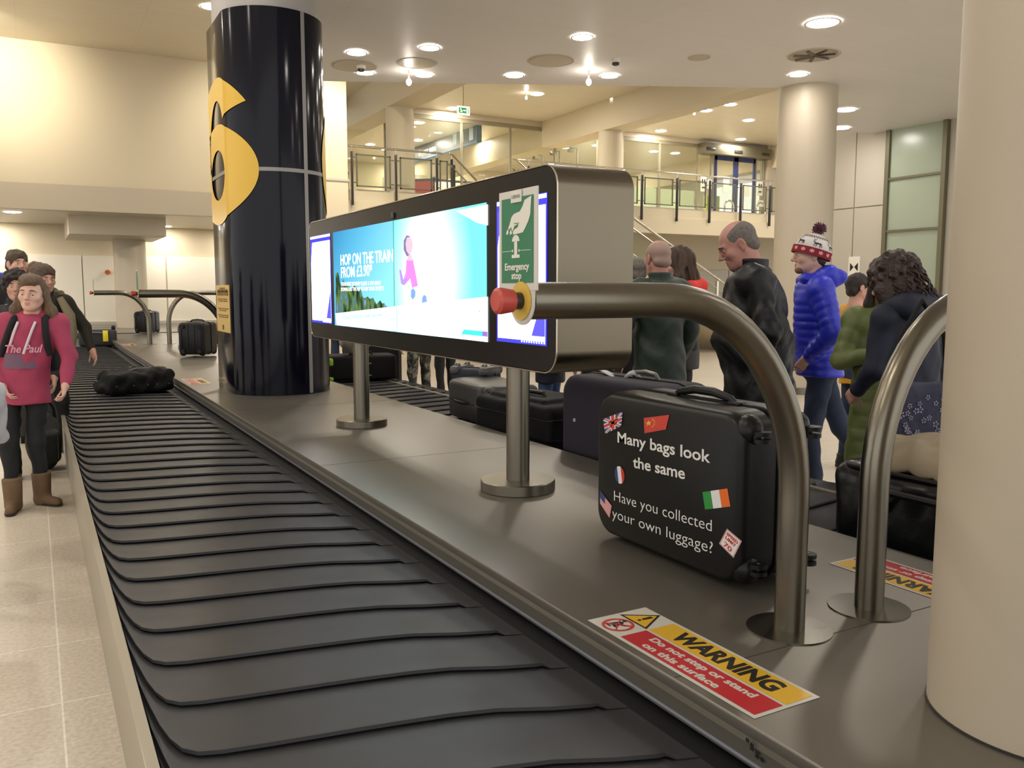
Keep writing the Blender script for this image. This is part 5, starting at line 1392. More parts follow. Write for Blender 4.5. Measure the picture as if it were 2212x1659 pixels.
def add_head(g, Hc, R, s, wide=1.0, jaw=1.0, nose=1.0, heavy=0.0):
    def P(x, y, z): return Hc + R @ V3(x * wide * s, y * s, z * s)
    def E(c, r, k=.02, op='add'): g.ell(P(*c), np.array(r) * V3(wide, 1, 1) * s, rot=R, k=k * s, op=op)
    def Cp(a, b, ra, rb, k=.012, op='add'): g.cap(P(*a), P(*b), ra * s, rb * s, k=k * s, op=op)
    E((0, -.012, .036), (.074, .094, .080))
    E((0, .030, -.018), (.060, .062, .088), .03)
    E((0, .036, -.072), (.044 * jaw, .048, .040), .03)
    Cp((-.052, -.006, -.05), (-.018, .070, -.094), .016, .016, .03); Cp((.052, -.006, -.05), (.018, .070, -.094), .016, .016, .03)
    E((0, .076, -.094), (.022, .018, .017), .02)
    for q in (-1, 1):
        E((q * .042, .060, -.026), (.024, .022, .022), .025)
        Cp((q * .010, .090, .020), (q * .044, .072, .020), .010, .009, .014)
    for q in (-1, 1): E((q * .032, .098, .000), (.017, .014, .011), .014, 'sub')
    Cp((0, .090, .012), (0, .108 + .006 * nose, -.026), .0095, .0125, .010)
    for q in (-1, 1): E((q * .0115, .101, -.033), (.0085, .010, .0075), .006)
    Cp((-.017, .089, -.0600), (.017, .089, -.0600), .0075, .0075, .008); Cp((0, .093, -.060), (0, .0935, -.061), .008, .008, .006)
    Cp((-.015, .088, -.0715), (.015, .088, -.0715), .0085, .0085, .008)
    Cp((-.022, .099, -.0655), (.022, .099, -.0655), .0028, .0028, .004, 'sub')
    if heavy: E((0, .02, -.10), (.055, .05, .035 + .02 * heavy), .03)
    for q in (-1, 1):
        g.ell(P(q * .0755, -.010, -.006), np.array((.010, .020, .033)) * s, rot=R @ np.array(Euler((-.15, 0, q * .35)).to_matrix()), k=.006 * s)
        g.ell(P(q * .084, -.006, -.002), np.array((.006, .011, .020)) * s, rot=R @ np.array(Euler((-.15, 0, q * .35)).to_matrix()), k=.005 * s, op='sub')
        E((q * .076, -.004, -.034), (.008, .010, .010), .006)
def face_parts(root, Hc, R, s, wide, browm, lipm, lids=0.0, skin=None):
    M = Matrix.Translation(Hc) @ Matrix(R).to_4x4() @ Matrix.Diagonal((s * wide, s, s, 1))
    for q in (-1, 1):
        b = MB(); b.sph((q * .032, .0745, .000), .0135, u=16, v=12); b.move(M); e = b.build('eye', EYEW, root)
        b = MB(); b.sph((q * .032, .0835, -.001 - .003 * lids), (.0062, .0052, .0062)); b.move(M); b.build('iris', IRIS, e)
        b = MB(); b.sph((q * .032, .0752, .003), (.0146, .0142, .0128)); 
        bmesh.ops.bisect_plane(b.bm, geom=b.bm.verts[:] + b.bm.edges[:] + b.bm.faces[:], plane_co=(0, .07, .004 - .009 * lids), plane_no=(0, -.25, 1), clear_inner=True)
        b.move(M); b.build('eyelid', skin, e)
        b = MB(); b.tube([(q * .014, .0980, .0245), (q * .030, .0955, .0290), (q * .048, .0805, .0230)], [.0024, .0034, .0018], 8); b.move(M); b.build('eyebrow', browm, root)
    b = MB(); b.sph((0, .0945, -.0602), (.0185, .0042, .0048)); b.sph((0, .0945, -.0710), (.0165, .0050, .0056)); b.move(M); b.build('lips', lipm, root)
def cut_face(g, lo=-.03, wide=.066, top=.052, y=.075):
    """open the hair in front of the face"""
    g.ell((0, y + .03, lo), (wide, .075, top - lo), k=.012, op='sub')
def hair_short(g, thick=.014, seed=1, amp=.003, sideburn=True):
    g.ell((0, -.014, .036), (.074 + thick * .8, .094 + thick, .080 + thick))
    g.ell((0, -.055, -.03), (.066 + thick * .5, .05 + thick * .5, .055))
    g.wrinkle(amp, (70, 60, 50), seed)
    g.half((0, .55, -.84), .040, k=.008); cut_face(g, -.035, .064, .050)
    for q in (-1, 1): g.ell((q * .085, .005, -.012), (.022, .026, .042), op='sub', k=.008)
def hair_fringe(g):
    g.ell((0, -.014, .034), (.0775, .0975, .082)); g.ell((0, -.055, -.03), (.066, .05, .045))
    g.ell((0, .06, .115), (.062, .125, .075), op='sub', k=.012); g.half((0, .8, -.60), .045, k=.008)
    for q in (-1, 1): g.ell((q * .085, .005, -.012), (.022, .026, .036), op='sub', k=.006)
    g.half((0, 1, 0), .045)
def hair_long(g, length=.30, back=.06, seed=2, vol=1.0, front=True, amp=.004):
    g.ell((0, -.014, .038), (.092 * vol, .110 * vol, .094 * vol))
    for q in (-1, 1):
        g.cap((q * .076 * vol, .0, .0), (q * .09 * vol, .015, -length * .55), .030, .034, k=.03)
        g.cap((q * .09 * vol, .015, -length * .55), (q * .10 * vol, .03 if front else -.02, -length), .034, .018, k=.03)
    g.cap((0, -.06, 0), (0, -back - .02, -length * .8), .075, .07, k=.04)
    g.wrinkle(amp, (75, 60, 14), seed); cut_face(g, -.045, .060, .056, .072)
def hair_curly(g, seed=3, R=.03, n=170, drop=.10, vol=1.0, faceopen=True):
    rnd = np.random.RandomState(seed)
    g.ell((0, -.014, .036), (.086 * vol, .106 * vol, .09 * vol))
    for i in range(n):
        a = rnd.uniform(0, 2 * math.pi); z = rnd.uniform(-.9, 1); rr = math.sqrt(max(0, 1 - z * z))
        c = V3(.088 * vol * rr * math.cos(a), -.014 + .108 * vol * rr * math.sin(a), .036 + .092 * vol * z)
        if c[1] > .05 and c[2] < .06: continue
        g.ell(c, rnd.uniform(.6, 1.1) * R * .62, k=.004)
    if faceopen: cut_face(g, -.04, .062, .06)
def hair_girl(g):
    g.ell((0, -.018, .034), (.081, .100, .088)); g.ell((0, -.06, -.02), (.075, .06, .07), k=.04)
    for q in (-1, 1):
        g.cap((q * .074, -.02, -.01), (q * .105, -.01, -.12), .026, .034, k=.03)
        g.cap((q * .105, -.01, -.12), (q * .15, .0, -.26), .036, .022, k=.03)
    g.cap((0, -.08, -.02), (0, -.10, -.22), .07, .07, k=.04)
    g.ell((0, .03, .09), (.066, .07, .045), k=.02); g.wrinkle(.003, (75, 60, 20), 5); cut_face(g, -.05, .066, .062, .076)
def person(name, label, x, y, rz, h, skin, hair=None, hairm=None, top=None, legs=None, shoes=None, pose=None, lean=(0, 0), head=(0, 0, 0), hs=1.0, wide=1.0, voxel=.0075, fat=1.0, heavy=0, faces=True, lids=0.0, group=None, hands=True, brow=None, nose=1.0, lipm=None, z=0.0):
    s = h / 1.75
    root = thing('person', label, 'person', (x, y, z), rz, group, s)
    pose = pose or {}
    Ln = lambda p: np.array(p, float) + np.array((lean[0], lean[1], 0)) * max(0, p[2] - .9)
    J = {}
    for q, sd in ((-1, 'L'), (1, 'R')):
        J['sh' + sd] = Ln((q * .175, -.005, 1.415)); e, w = pose.get('arm' + sd, ((q * .07, -.03, -.28), (q * .0, .06, -.25)))
        J['el' + sd] = J['sh' + sd] + V3(*e); J['wr' + sd] = J['el' + sd] + V3(*w)
        kn, an = pose.get('leg' + sd, ((q * .095, .015, .49), (q * .10, -.02, .085)))
        J['hi' + sd] = V3(q * .085, 0, .91); J['kn' + sd] = V3(*kn); J['an' + sd] = V3(*an)
    nb = Ln((0, -.015, 1.47)); R = head_mat(*head); npv = Ln((0, 0, 1.525)); Hc = npv + R @ V3(0, .012, .112) * hs
    pts = np.array(list(J.values()) + [Hc])
    lo = np.minimum(pts.min(0) - .22, (-.30, -.24, -.02)); hi = np.maximum(pts.max(0) + .22, (.30, .26, 0)); hi[2] = Hc[2] + .16 * hs; lo[2] = -.02
    # -- the body: one continuous surface
    g = SDF(lo, hi, voxel)
    c1, c2, c3 = Ln((0, .005, 1.27)), Ln((0, .01, 1.08)), V3(0, 0, .93)
    g.ell(c1, (.150, .098, .20)); g.ell(c2, (.135, .095, .17), k=.05); g.ell(c3, (.15, .105, .13), k=.05)
    for sd in 'LR':
        g.cap(nb, J['sh' + sd], .05, .052, k=.05); g.cap(J['sh' + sd], J['el' + sd], .048, .038, k=.03); g.cap(J['el' + sd], J['wr' + sd], .038, .027, k=.015)
        g.cap(J['hi' + sd], J['kn' + sd], .064, .043, k=.03); g.cap(J['kn' + sd], J['an' + sd], .042, .032, k=.02)
        f = pose.get('foot' + sd, (0, 1)); fd = V3(f[0], f[1], 0); fd /= np.linalg.norm(fd)
        a = J['an' + sd]; g.cap(a, a + fd * .05 + V3(0, 0, -.035), .028, .026, k=.02); g.cap(a + V3(0, 0, -.055), a + fd * .13 + V3(0, 0, -.06), .024, .018, k=.01)
        if hands:
            u = pose.get('hand' + sd, J['wr' + sd] - J['el' + sd]); pm = pose.get('palm' + sd, V3(-1 if sd == 'R' else 1, 0, 0))
            add_hand(g, J['wr' + sd], np.array(u, float), np.array(pm, float), (1 if sd == 'R' else -1) * pose.get('thumb' + sd, 1), pose.get('curl' + sd, .4))
    g.cap(nb, Hc + R @ V3(0, -.015, -.05) * hs, .058 + .008 * heavy, .056 * hs + .006 * heavy, k=.03)
    add_head(g, Hc, R, hs, wide, 1 + .2 * heavy, nose, heavy)
    g.build('body', skin, root)
    if faces:
        face_parts(root, Hc, R, hs, wide, brow or hairm or skin, lipm or mat('lip_tone', 'a8645c', .5), lids, skin)
    HM = Matrix.Translation(Hc) @ Matrix(R).to_4x4() @ Matrix.Diagonal((hs * wide, hs, hs, 1))
    if hair:
        gh = SDF((-.20, -.22, -.40), (.20, .18, .17), .0065)
        hair(gh); me = gh.mesh('hair'); me.transform(HM); link('hair', me, hairm, root)
    # -- trousers
    if legs:
        lm, lf = legs[0], legs[1]
        g = SDF((lo[0], lo[1], 0), (hi[0], hi[1], 1.12), .010)
        g.column([(1.06, .148 * fat, .108 * fat, 0, 0), (.93, .165 * fat, .122 * fat, 0, 0), (.84, .165 * fat, .12 * fat, 0, 0)])
        for sd in 'LR':
            g.cap(J['hi' + sd], J['kn' + sd], .088 * lf, .064 * lf, k=.04); g.cap(J['kn' + sd], J['an' + sd] + V3(0, 0, .01), .062 * lf, .052 * lf, k=.03)
        g.wrinkle(.004, (16, 16, 26), int(h * 100)); g.half((0, 0, -1), -.045); g.build('trousers', lm, root)
    # -- shoes
    if shoes:
        for sd in 'LR':
            f = pose.get('foot' + sd, (0, 1)); fd = V3(f[0], f[1], 0); fd /= np.linalg.norm(fd); a = J['an' + sd]; hgt = shoes[1]; bx = .014 if hgt > .08 else 0
            zb = a[2] - .085
            g = SDF(a - V3(.24, .24, .1), a + V3(.24, .24, .32), .008)
            g.cap(a + V3(0, 0, -.045) - fd * .02, a + fd * .16 + V3(0, 0, -.052), .045, .036, k=.02); g.cap(a + V3(0, 0, -.04), a + V3(0, 0, hgt), .047 + bx, .056 + bx, k=.03)
            g.half((0, 0, -1), -zb); g.half((0, 0, 1), a[2] + hgt); w = g.build('shoe', shoes[0], root)
            g = SDF(a - V3(.24, .24, .12), a + V3(.24, .24, .02), .008)
            g.cap(a + V3(0, 0, -.06) - fd * .022, a + fd * .162 + V3(0, 0, -.06), .048, .040, k=.02); g.half((0, 0, 1), zb + .022); g.half((0, 0, -1), -zb); g.build('sole', shoes[2], w)
    if top: top(root, J, Ln, Hc, R, lo, hi, hs)
    root['_'] = 0; del root['_']
    return root, J, Hc, R, HM
def jacket(m, hem=.80, fat=1.0, sleeve=1.0, collar=True, puff=None, hood=None, wr=.004, flare=1.0, voxel=.009, collarm=None, belly=0.0, name='jacket', seed=1, cuff=.95, hips=1.0, neck=1.0, bands=None):
    def make(root, J, Ln, Hc, R, lo, hi, hs):
        g = SDF(lo, hi, voxel)
        L = lambda z: Ln((0, 0, z))
        secs = []
        for z, rx, ry, oy in ((1.475, .085, .075, -.015), (1.44, .155, .095, -.01), (1.36, .182, .125, .0), (1.22, .180, .135 + belly * .5, .004 + belly * .3), (1.06, .172 + belly * .3, .132 + belly, .01 + belly * .6), (.94, .182 * hips, .140 + belly * .5, .006 + belly * .4), (hem, .188 * flare * hips, .146 * flare + belly * .3, .004)):
            if z < hem - .001: continue
            p = L(z); secs.append((z, rx * fat, ry * fat, p[0], p[1] + oy))
        g.column(secs, k=.02, puff=puff)
        for sd in 'LR':
            a, e, w = J['sh' + sd], J['el' + sd], J['wr' + sd]; we = e + (w - e) * cuff
            g.cap(L(1.40), a, .085 * fat, .078 * sleeve, k=.06)
            g.cap(a, e, .078 * sleeve, .062 * sleeve, k=.035, puff=puff); g.cap(e, we, .063 * sleeve, .046 * sleeve, k=.02, puff=puff)
        if wr: g.wrinkle(wr, (14, 14, 24), seed)
        o = g.build(name, m, root)
        if collar:
            c = L(1.47); gc = SDF(c - V3(.2, .2, .12), c + V3(.2, .22, .2), .008); top = Ln((0, 0, 1.54))
            gc.column([(1.42, .105, .098, c[0], c[1] - .012), (1.50, .082 * neck, .080 * neck, (c[0] + top[0]) / 2, (c[1] + top[1]) / 2 - .010), (1.545, .086 * neck, .086 * neck, top[0], top[1] - .008)])
            gc.column([(1.49, .060 * neck, .060 * neck, c[0], c[1] - .008), (1.60, .074 * neck, .074 * neck, top[0], top[1] - .006)], op='sub', k=.006)
            gc.build('collar', collarm or m, root)
        if hood:
            c = L(1.50); gh = SDF(c - V3(.26, .30, .16), c + V3(.26, .24, .26), .009)
            for dx, dy, dz, r in hood: gh.cap(c + V3(-dx, dy, dz), c + V3(dx, dy, dz), r, r, k=.05)
            if puff: gh.wrinkle(.006, (10, 28, 34), 4)
            gh.build('hood', m, root)
    return make
SK = mat('skin_light', 'c99a86', .5, bump=.03, bscale=400, var=.04, vscale=18)
SK2 = mat('skin_pale', 'd6ab97', .5, bump=.03, bscale=400, var=.04, vscale=18)
SKR = mat('skin_ruddy', 'bf8a7d', .48, bump=.04, bscale=300, var=.06, vscale=14)
LIP = mat('lip_tone', 'a8645c', .5)
HB = mat('hair_brown', '4a382a', .55, bump=.5, bscale=120, stretch=(6, 6, 1), var=.35, vscale=20)
HD = mat('hair_dark_brown', '231813', .5, bump=.5, bscale=120, stretch=(6, 6, 1), var=.35, vscale=20)
HBL = mat('hair_light_brown', '6a5440', .55, bump=.5, bscale=120, stretch=(6, 6, 1), var=.35, vscale=20)
HG = mat('hair_grey', '6f6862', .6, bump=.5, bscale=160, var=.3, vscale=40)
HLG = mat('hair_stubble_grey', 'a58a7e', .6, bump=.2, bscale=200)
LEATHER = mat('black_leather', '14161a', .46, spec=.35, bump=.25, bscale=26, rvar=.1)
NAVYCOAT = mat('navy_coat', '10182c', .7, bump=.15, bscale=90)
BLUEPUFF = mat('blue_puffer', '2a35c8', .42, bump=.12, bscale=60)
GREENJ = mat('dark_green_jacket', '2b3b33', .55, bump=.15, bscale=60)
OLIVE = mat('olive_puffer', '66713f', .5, bump=.15, bscale=50)
PINK = mat('pink_jersey', 'a83f5c', .8, bump=.15, bscale=260, var=.06, vscale=12)
JEANS = mat('dark_blue_denim', '253149', .8, bump=.15, bscale=300, var=.2, vscale=4)
JEANSB = mat('blue_denim', '35507c', .8, bump=.15, bscale=300, var=.25, vscale=4)
BLACKC = mat('black_cloth', '131416', .8, bump=.12, bscale=200)
DARKC = mat('charcoal_cloth', '26272a', .8, bump=.12, bscale=200)
BROWNB = mat('brown_suede', '6d5740', .9, bump=.2, bscale=120, var=.15, vscale=8)
SOLE = mat('shoe_sole', '2b241c', .7); SOLEW = mat('white_sole', 'c9c5bb', .6); SHOEB = mat('black_shoe', '161616', .45); TAN = mat('tan_leather', '9a7139', .6)
def face_to(ix, iz=0):
    """turn so that the person's front points image-right by ix and away from the camera by iz"""
    d = _R * ix + np.array([_F[0], _F[1], 0]) * iz
    return math.atan2(-d[0], d[1])
LEFT = face_to(-1, 0); RIGHT = face_to(1, 0); CAM = face_to(0, -1); AWAY = face_to(0, 1)
def ground(px, Xw):
    p = aX(px, 700, Xw); return p.x, p.y

def lft(px, Y):
    p = aY(px, 640, Y); return p.x, p.y
# --- girl in the pink hoodie
gp = (-.085, 6.9)
rg = face_to(.28, -1)
gl = person('girl', 'girl in a pink hoodie with black backpack straps walking beside the left belt', *gp, rg, 1.585, SK2, hair_girl, HBL,
    jacket(PINK, .80, 1.0, .95, False, wr=.005, hood=[(.07, -.04, -.01, .055), (.09, .015, -.045, .035), (.05, -.09, -.06, .05)], name='hoodie', seed=3, hips=.98), (BLACKC, .95), (BROWNB, .17, SOLE),
    dict(armL=((-.075, .02, -.26), (.015, .10, -.20)), armR=((.115, -.02, -.25), (-.075, .10, -.20)), legL=((-.08, .06, .50), (-.10, .05, .085)), legR=((.085, .16, .50), (.06, .22, .085)), curlL=.75, curlR=.5, palmL=(1, .3, 0), palmR=(-1, 0, -.2), handR=(-.45, .35, -.75), footL=(-.75, .6), footR=(-.1, 1)),
    lean=(-.19, .10), head=(.10, -.12, -.06), hs=1.10, wide=1.05, voxel=.0065, lids=.75, lipm=mat('lip_pink', 'b0626a', .45), brow=HB)
rt, J, Hc, R_, HM = gl
# straps, band, drawstrings and printed script on the hoodie
def chest_y(z, x, fat=1.0):
    ry = np.interp(z, [.94, 1.06, 1.22, 1.36, 1.44], [.140, .132, .135, .125, .095]) * fat; rx = np.interp(z, [.94, 1.06, 1.22, 1.36, 1.44], [.175, .172, .180, .182, .155]) * fat
    return ry * math.sqrt(max(.05, 1 - (x / rx) ** 2)) + .005 + .10 * max(0, z - .9)
def on_chest(x, z, off=.006): return (x - .19 * max(0, z - .9), chest_y(z, x) + off, z)
for q in (-1, 1):
    b = MB(); pp = [(q * .115 - .10, -.02, 1.485)] + [on_chest(q * (.105 + .012 * k), 1.45 - .055 * k, .012) for k in range(0, 6)]
    for k in range(len(pp) - 1):
        pass
    b.tube(pp, .025, 12); b.build('backpack_strap', BLACKC, rt)
b = MB(); b.box(-.22, .06, -.34, -.14, 1.02, 1.46, .05, 3); b.build('backpack', BLACKC, rt)
def patch(rows, off): 
    b = MB(); prev = None
    for z in rows[1]:
        cur = [b.bm.verts.new(on_chest(x, z, off)) for x in rows[0]]
        if prev:
            for k in range(len(cur) - 1): b.bm.faces.new((prev[k], prev[k + 1], cur[k + 1], cur[k]))
        prev = cur
    return b
patch((np.linspace(-.135, .135, 13), np.linspace(1.075, 1.19, 5)), .0065).build('grey_band', mat('grey_purple_band', '74596d', .8), rt)
for q, x0, x1, z1 in ((-1, -.05, -.005, 1.19), (1, .07, .10, 1.25)):
    b = MB(); b.tube([on_chest(x0 + (x1 - x0) * k / 4, 1.43 - (1.43 - z1) * k / 4, .012) for k in range(5)], .010, 8); b.build('drawstring', mat('white_cord', 'd8cdd4', .7), rt)
Mx = frame(on_chest(.085, 1.185, .012), (-1, 0, 0), (0, .12, 1))
Mx = frame((.13 - .19 * .3, on_chest(0, 1.2, .014)[1], 1.20), (-1, .0, 0), (0, .10, 1))
text('chest_script', 'The Paul', .085, mat('pale_pink_print', 'd59aae', .7), Mx, rt, bold=.0015, shear=.35, sx=.85)
# --- the others on the left
COAT1 = mat('dark_olive_coat', '2a261d', .8); FUR = mat('beige_fur', '8a7f66', .9, bump=.8, bscale=140)
r, J, Hc, R_, HM = person('boy', 'boy with short brown hair and dark coat with a fur edge behind the girl', *lft(96, 9.0), face_to(.6, -.6), 1.73, SK, lambda g: hair_short(g, .016, 4, .004), HB, jacket(COAT1, .72, .92, .95, True, seed=5), (BLACKC, .95), (SHOEB, .04, SOLE), dict(armL=((-.14, .05, -.24), (-.03, .10, -.2))), head=(.15, .1, 0), hs=1.03, lids=.5)
b = MB(); b.tube([(-.10, .10, 1.46), (-.16, .16, 1.30), (-.17, .17, 1.12), (-.15, .16, .95)], [.03, .045, .045, .03], 10); b.build('fur_edge', FUR, r)
b = MB(); b.tube([(-.14, .02, 1.5), (-.16, -.06, 1.5), (0, -.12, 1.5), (.16, -.06, 1.5), (.14, .02, 1.5)], .03, 10); b.build('fur_collar', FUR, r)
person('person', 'person with dark curly hair close behind the girl on the left', *lft(38, 7.9), face_to(.4, -.9), 1.64, SK, lambda g: hair_curly(g, 8, .034, 220, vol=1.12), HD, jacket(DARKC, .75, .95, .95, True, seed=8), (BLACKC, .95), (SHOEB, .04, SOLE), dict(), hs=1.03)
r, J, Hc, R_, HM = person('man', 'tall man with brown hair and a blue topped backpack looking right at far left', *lft(40, 10.5), face_to(.85, -.5), 1.91, SK, lambda g: hair_short(g, .018, 9, .005), HB, jacket(DARKC, .75, 1, 1, True, seed=9), (JEANS, 1), (SHOEB, .04, SOLE), dict(), head=(.02, -.15, 0), hs=1.05)
b = MB(); b.box(-.19, .19, -.42, -.14, 1.0, 1.50, .07, 3); b.build('backpack', BLACKC, r)
b = MB(); b.box(-.15, .15, -.40, -.16, 1.44, 1.56, .05, 3); b.build('backpack_lid', mat('royal_blue_nylon', '2c4fc0', .6), r)
person('person', 'person with light brown hair half hidden behind the boy on the left', *lft(78, 11.3), face_to(.7, -.5), 1.82, SK, lambda g: hair_short(g, .02, 12, .005), HBL, jacket(mat('grey_brown_coat', '3b342d', .8), .75, 1, 1, True, seed=12), (BLACKC, 1), (SHOEB, .04, SOLE), dict(), head=(.3, 0, 0), hs=1.02)
# people cut by the left edge of the view
REDC = mat('red_coat', '9c2230', .7)
person('person', 'person in a long red coat and tan boots at the left edge', -.74, 7.75, face_to(1, -.2), 1.66, SK2, lambda g: hair_long(g, .2, .05, 14), HBL, jacket(REDC, .50, 1.0, 1, True, seed=14, flare=1.05), (JEANSB, .95), (TAN, .10, SOLE), dict(), hs=1.02)
r, J, Hc, R_, HM = person('person', 'person at the left edge in black and white trainers with white bag', -.63, 5.02, face_to(1, -.3), 1.60, SK2, lambda g: hair_short(g, .015, 15), HBL, jacket(mat('white_black_top', '1d1b1c', .7), .85, .9, .9, False, seed=15), (BLACKC, .9), (SHOEB, .03, SOLEW), dict(legL=((-.10, .05, .50), (-.13, .04, .085)), legR=((.09, .1, .5), (.12, .09, .085)), armL=((-.06, .12, -.24), (.0, .22, -.10)), armR=((.06, -.1, -.27), (0, -.05, -.25))), hs=1.0)
g = SDF((-.2, -.06, -.35), (.2, .32, .1), .010); g.rbox((0, .12, -.12), (.12, .10, .16), .05); g.ell((.05, .2, .0), (.08, .06, .06)); g.wrinkle(.010, (16, 16, 22), 6)
t = thing('plastic_bag', 'crumpled white plastic bag held at the left edge of the view', 'bag', (-.36, 5.30, .985), face_to(1, -.3)); g.build('body', mat('white_polythene', 'b9b4b8', .3), t)
b = MB(); b.tube([(0, .05, .03), (0, .02, .12), (0, .1, .14), (0, .14, .04)], .008, 6); b.build('handle', MATS['white_polythene'], t)

# --- right hand group beyond the far belt
x, y = ground(1650, 4.18)
r, J, Hc, R_, HM = person('man', 'older balding man in a black leather coat looking down, facing left', x, y, face_to(-1, .25), 1.94, SKR, hair_fringe, HG, jacket(LEATHER, .60, 1.26, 1.16, True, seed=21, belly=.05, wr=.010, flare=1.05, neck=1.15), (BLACKC, 1.05), (SHOEB, .04, SOLE),
    dict(armL=((-.10, -.08, -.27), (.15, .07, -.18)), armR=((.10, -.08, -.27), (-.15, .07, -.18))), lean=(0, .14), head=(.50, .10, 0), hs=1.13, heavy=.9, voxel=.0065, lids=.9, nose=1.2, brow=HG)
x, y = ground(1776, 4.88)
BE = person('man', 'man in a bright blue puffer jacket and reindeer bobble hat facing left', x, y, face_to(-1, .12), 1.88, SK2, lambda g: hair_short(g, .006, 40, .001), HB, jacket(BLUEPUFF, .84, 1.03, 1.04, False, puff=(.010, .052), hood=[(.10, -.09, .01, .06), (.09, -.02, -.02, .055), (.085, .05, -.03, .045), (.07, -.15, -.02, .05)], wr=.003, seed=22), (JEANS, 1.0), (SHOEB, .04, SOLE),
    dict(armL=((-.11, -.06, -.27), (.13, .11, -.17)), armR=((.11, -.06, -.27), (-.13, .11, -.17)), legR=((.09, -.16, .50), (.09, -.40, .12)), legL=((-.09, .07, .49), (-.09, .03, .085))), lean=(0, .12), head=(.06, .05, 0), hs=1.0, voxel=.0065, brow=HB, nose=1.2)
r, J, Hc, R_, HM = BE
bd = SDF((-.09, -.06, -.13), (.09, .13, .0), .006); bd.ell((0, .036, -.072), (.0455, .0495, .0415)); bd.ell((0, .076, -.094), (.0235, .0195, .0185), k=.02)
for q in (-1, 1): bd.cap((q * .053, -.004, -.05), (q * .019, .071, -.094), .0175, .0175, k=.03)
bd.half((0, .62, .78), -.004); me = bd.mesh('beard'); me.transform(HM); link('beard', me, mat('stubble', '80614f', .7), r)
# knitted hat with reindeer
KW = mat('knit_white', 'dcd6d2', .9, bump=.4, bscale=180); KR = mat('knit_red', '8f2230', .9, bump=.4, bscale=180); KB = mat('knit_black', '17161f', .9); KP = mat('knit_pink', 'd8a0a4', .9)
TL = Matrix.Rotation(.34, 4, 'X')
def hat_pt(a, v, off=.0):
    """a: angle from the front, v: 0 band .. 1 crown"""
    z = -.012 + .135 * v; k = math.cos(max(0, v) ** 1.5 * 1.45); rx, ry = .097 * k + .004, .116 * k + .004
    p = Vector((math.sin(a) * (rx + off), math.cos(a) * (ry + off) - .012, z + off * v)); return HM @ (Matrix.Translation((0, 0, .018)) @ TL @ p)
def hat_band(v0, v1, off, nm, m, nv=6, na=40):
    b = MB(); rows = [[b.bm.verts.new(hat_pt(2 * math.pi * i / na, v0 + (v1 - v0) * j / nv, off)) for i in range(na)] for j in range(nv + 1)]
    for A, B in zip(rows, rows[1:]):
        for i in range(na): b.bm.faces.new((A[i], A[(i + 1) % na], B[(i + 1) % na], B[i]))
    if v1 > .98: b.bm.faces.new(rows[-1])
    return b.build(nm, m, r)
hat = hat_band(.0, 1.0, .004, 'hat', KW, 16)
hat_band(-.10, .24, .009, 'hat_band', KR)
def decal(shapes, a0, v0, su, sv, off, nm, m):
    polys = [[hat_pt(a0 + u * su, v0 + w * sv, off) for u, w in s] for s in shapes]; flat(polys, nm, m, hat)
deer = [[(-.5, .5), (-.1, .5), (-.1, .72), (-.5, .7)], [(-.1, .5), (.3, .48), (.3, .70), (-.1, .72)], [(.3, .48), (.52, .50), (.5, .68), (.3, .70)], [(-.5, .55), (-.38, .6), (-.55, .98), (-.62, .95)], [(-.52, .95), (-.62, .95), (-.80, .86), (-.78, .80), (-.6, .85)], [(-.45, .5), (-.36, .5), (-.48, .25), (-.44, .02), (-.52, .02), (-.56, .26)], [(-.25, .5), (-.16, .5), (-.2, .02), (-.28, .02)], [(.28, .5), (.38, .5), (.36, .02), (.28, .02)], [(.42, .52), (.52, .54), (.62, .28), (.56, .02), (.5, .02), (.54, .27)], [(-.58, .96), (-.54, .96), (-.5, 1.3), (-.56, 1.3)], [(-.54, 1.1), (-.3, 1.2), (-.3, 1.25), (-.54, 1.15)], [(-.34, 1.2), (-.29, 1.2), (-.26, 1.45), (-.31, 1.45)], [(-.6, 1.0), (-.78, 1.25), (-.74, 1.28), (-.57, 1.05)], [(-.7, 1.15), (-.72, 1.38), (-.68, 1.38), (-.66, 1.18)]]
for a in (-.55, -1.55, -2.55, .5, 1.5, 2.5): decal([[(-u, w) for u, w in s] for s in deer], a, .30, .40, .27, .0075, 'reindeer_knit', KB)
for k in range(14):
    a = 2 * math.pi * k / 14
    decal([[(math.sin(i * math.pi / 6) * (.5 if i % 2 == 0 else .3), math.cos(i * math.pi / 6) * (.5 if i % 2 == 0 else .3)) for i in range(12)]], a, .075, .30, .20, .0115, 'star_knit', KP)
decal([[(i / 30 * 2 * math.pi, 0), ((i + .5) / 30 * 2 * math.pi, 0), ((i + .5) / 30 * 2 * math.pi, 1), (i / 30 * 2 * math.pi, 1)] for i in range(30)], 0, .72, 1.0, .04, .0075, 'zigzag_knit', KB)
decal([[((i + .5) / 30 * 2 * math.pi, 0), ((i + 1.) / 30 * 2 * math.pi, 0), ((i + 1.) / 30 * 2 * math.pi, 1), ((i + .5) / 30 * 2 * math.pi, 1)] for i in range(30)], 0, .765, 1.0, .04, .0075, 'zigzag_knit', KB)
pc = hat_pt(0, 1.0, .03); pc = HM @ (Matrix.Translation((0, 0, .018)) @ TL @ Vector((0, -.012, .155)))
b = MB(); rnd = np.random.RandomState(4)
for i in range(220):
    d = rnd.normal(size=3); d /= np.linalg.norm(d); b.cyl(pc + Vector(d) * .012, pc + Vector(d) * rnd.uniform(.036, .05), .0045, .0022, seg=5, mi=int(rnd.rand() < .35))
b.build('bobble', [mat('bobble_plum', '6a4150', .9), mat('bobble_white', 'cbb8b8', .9)], r)
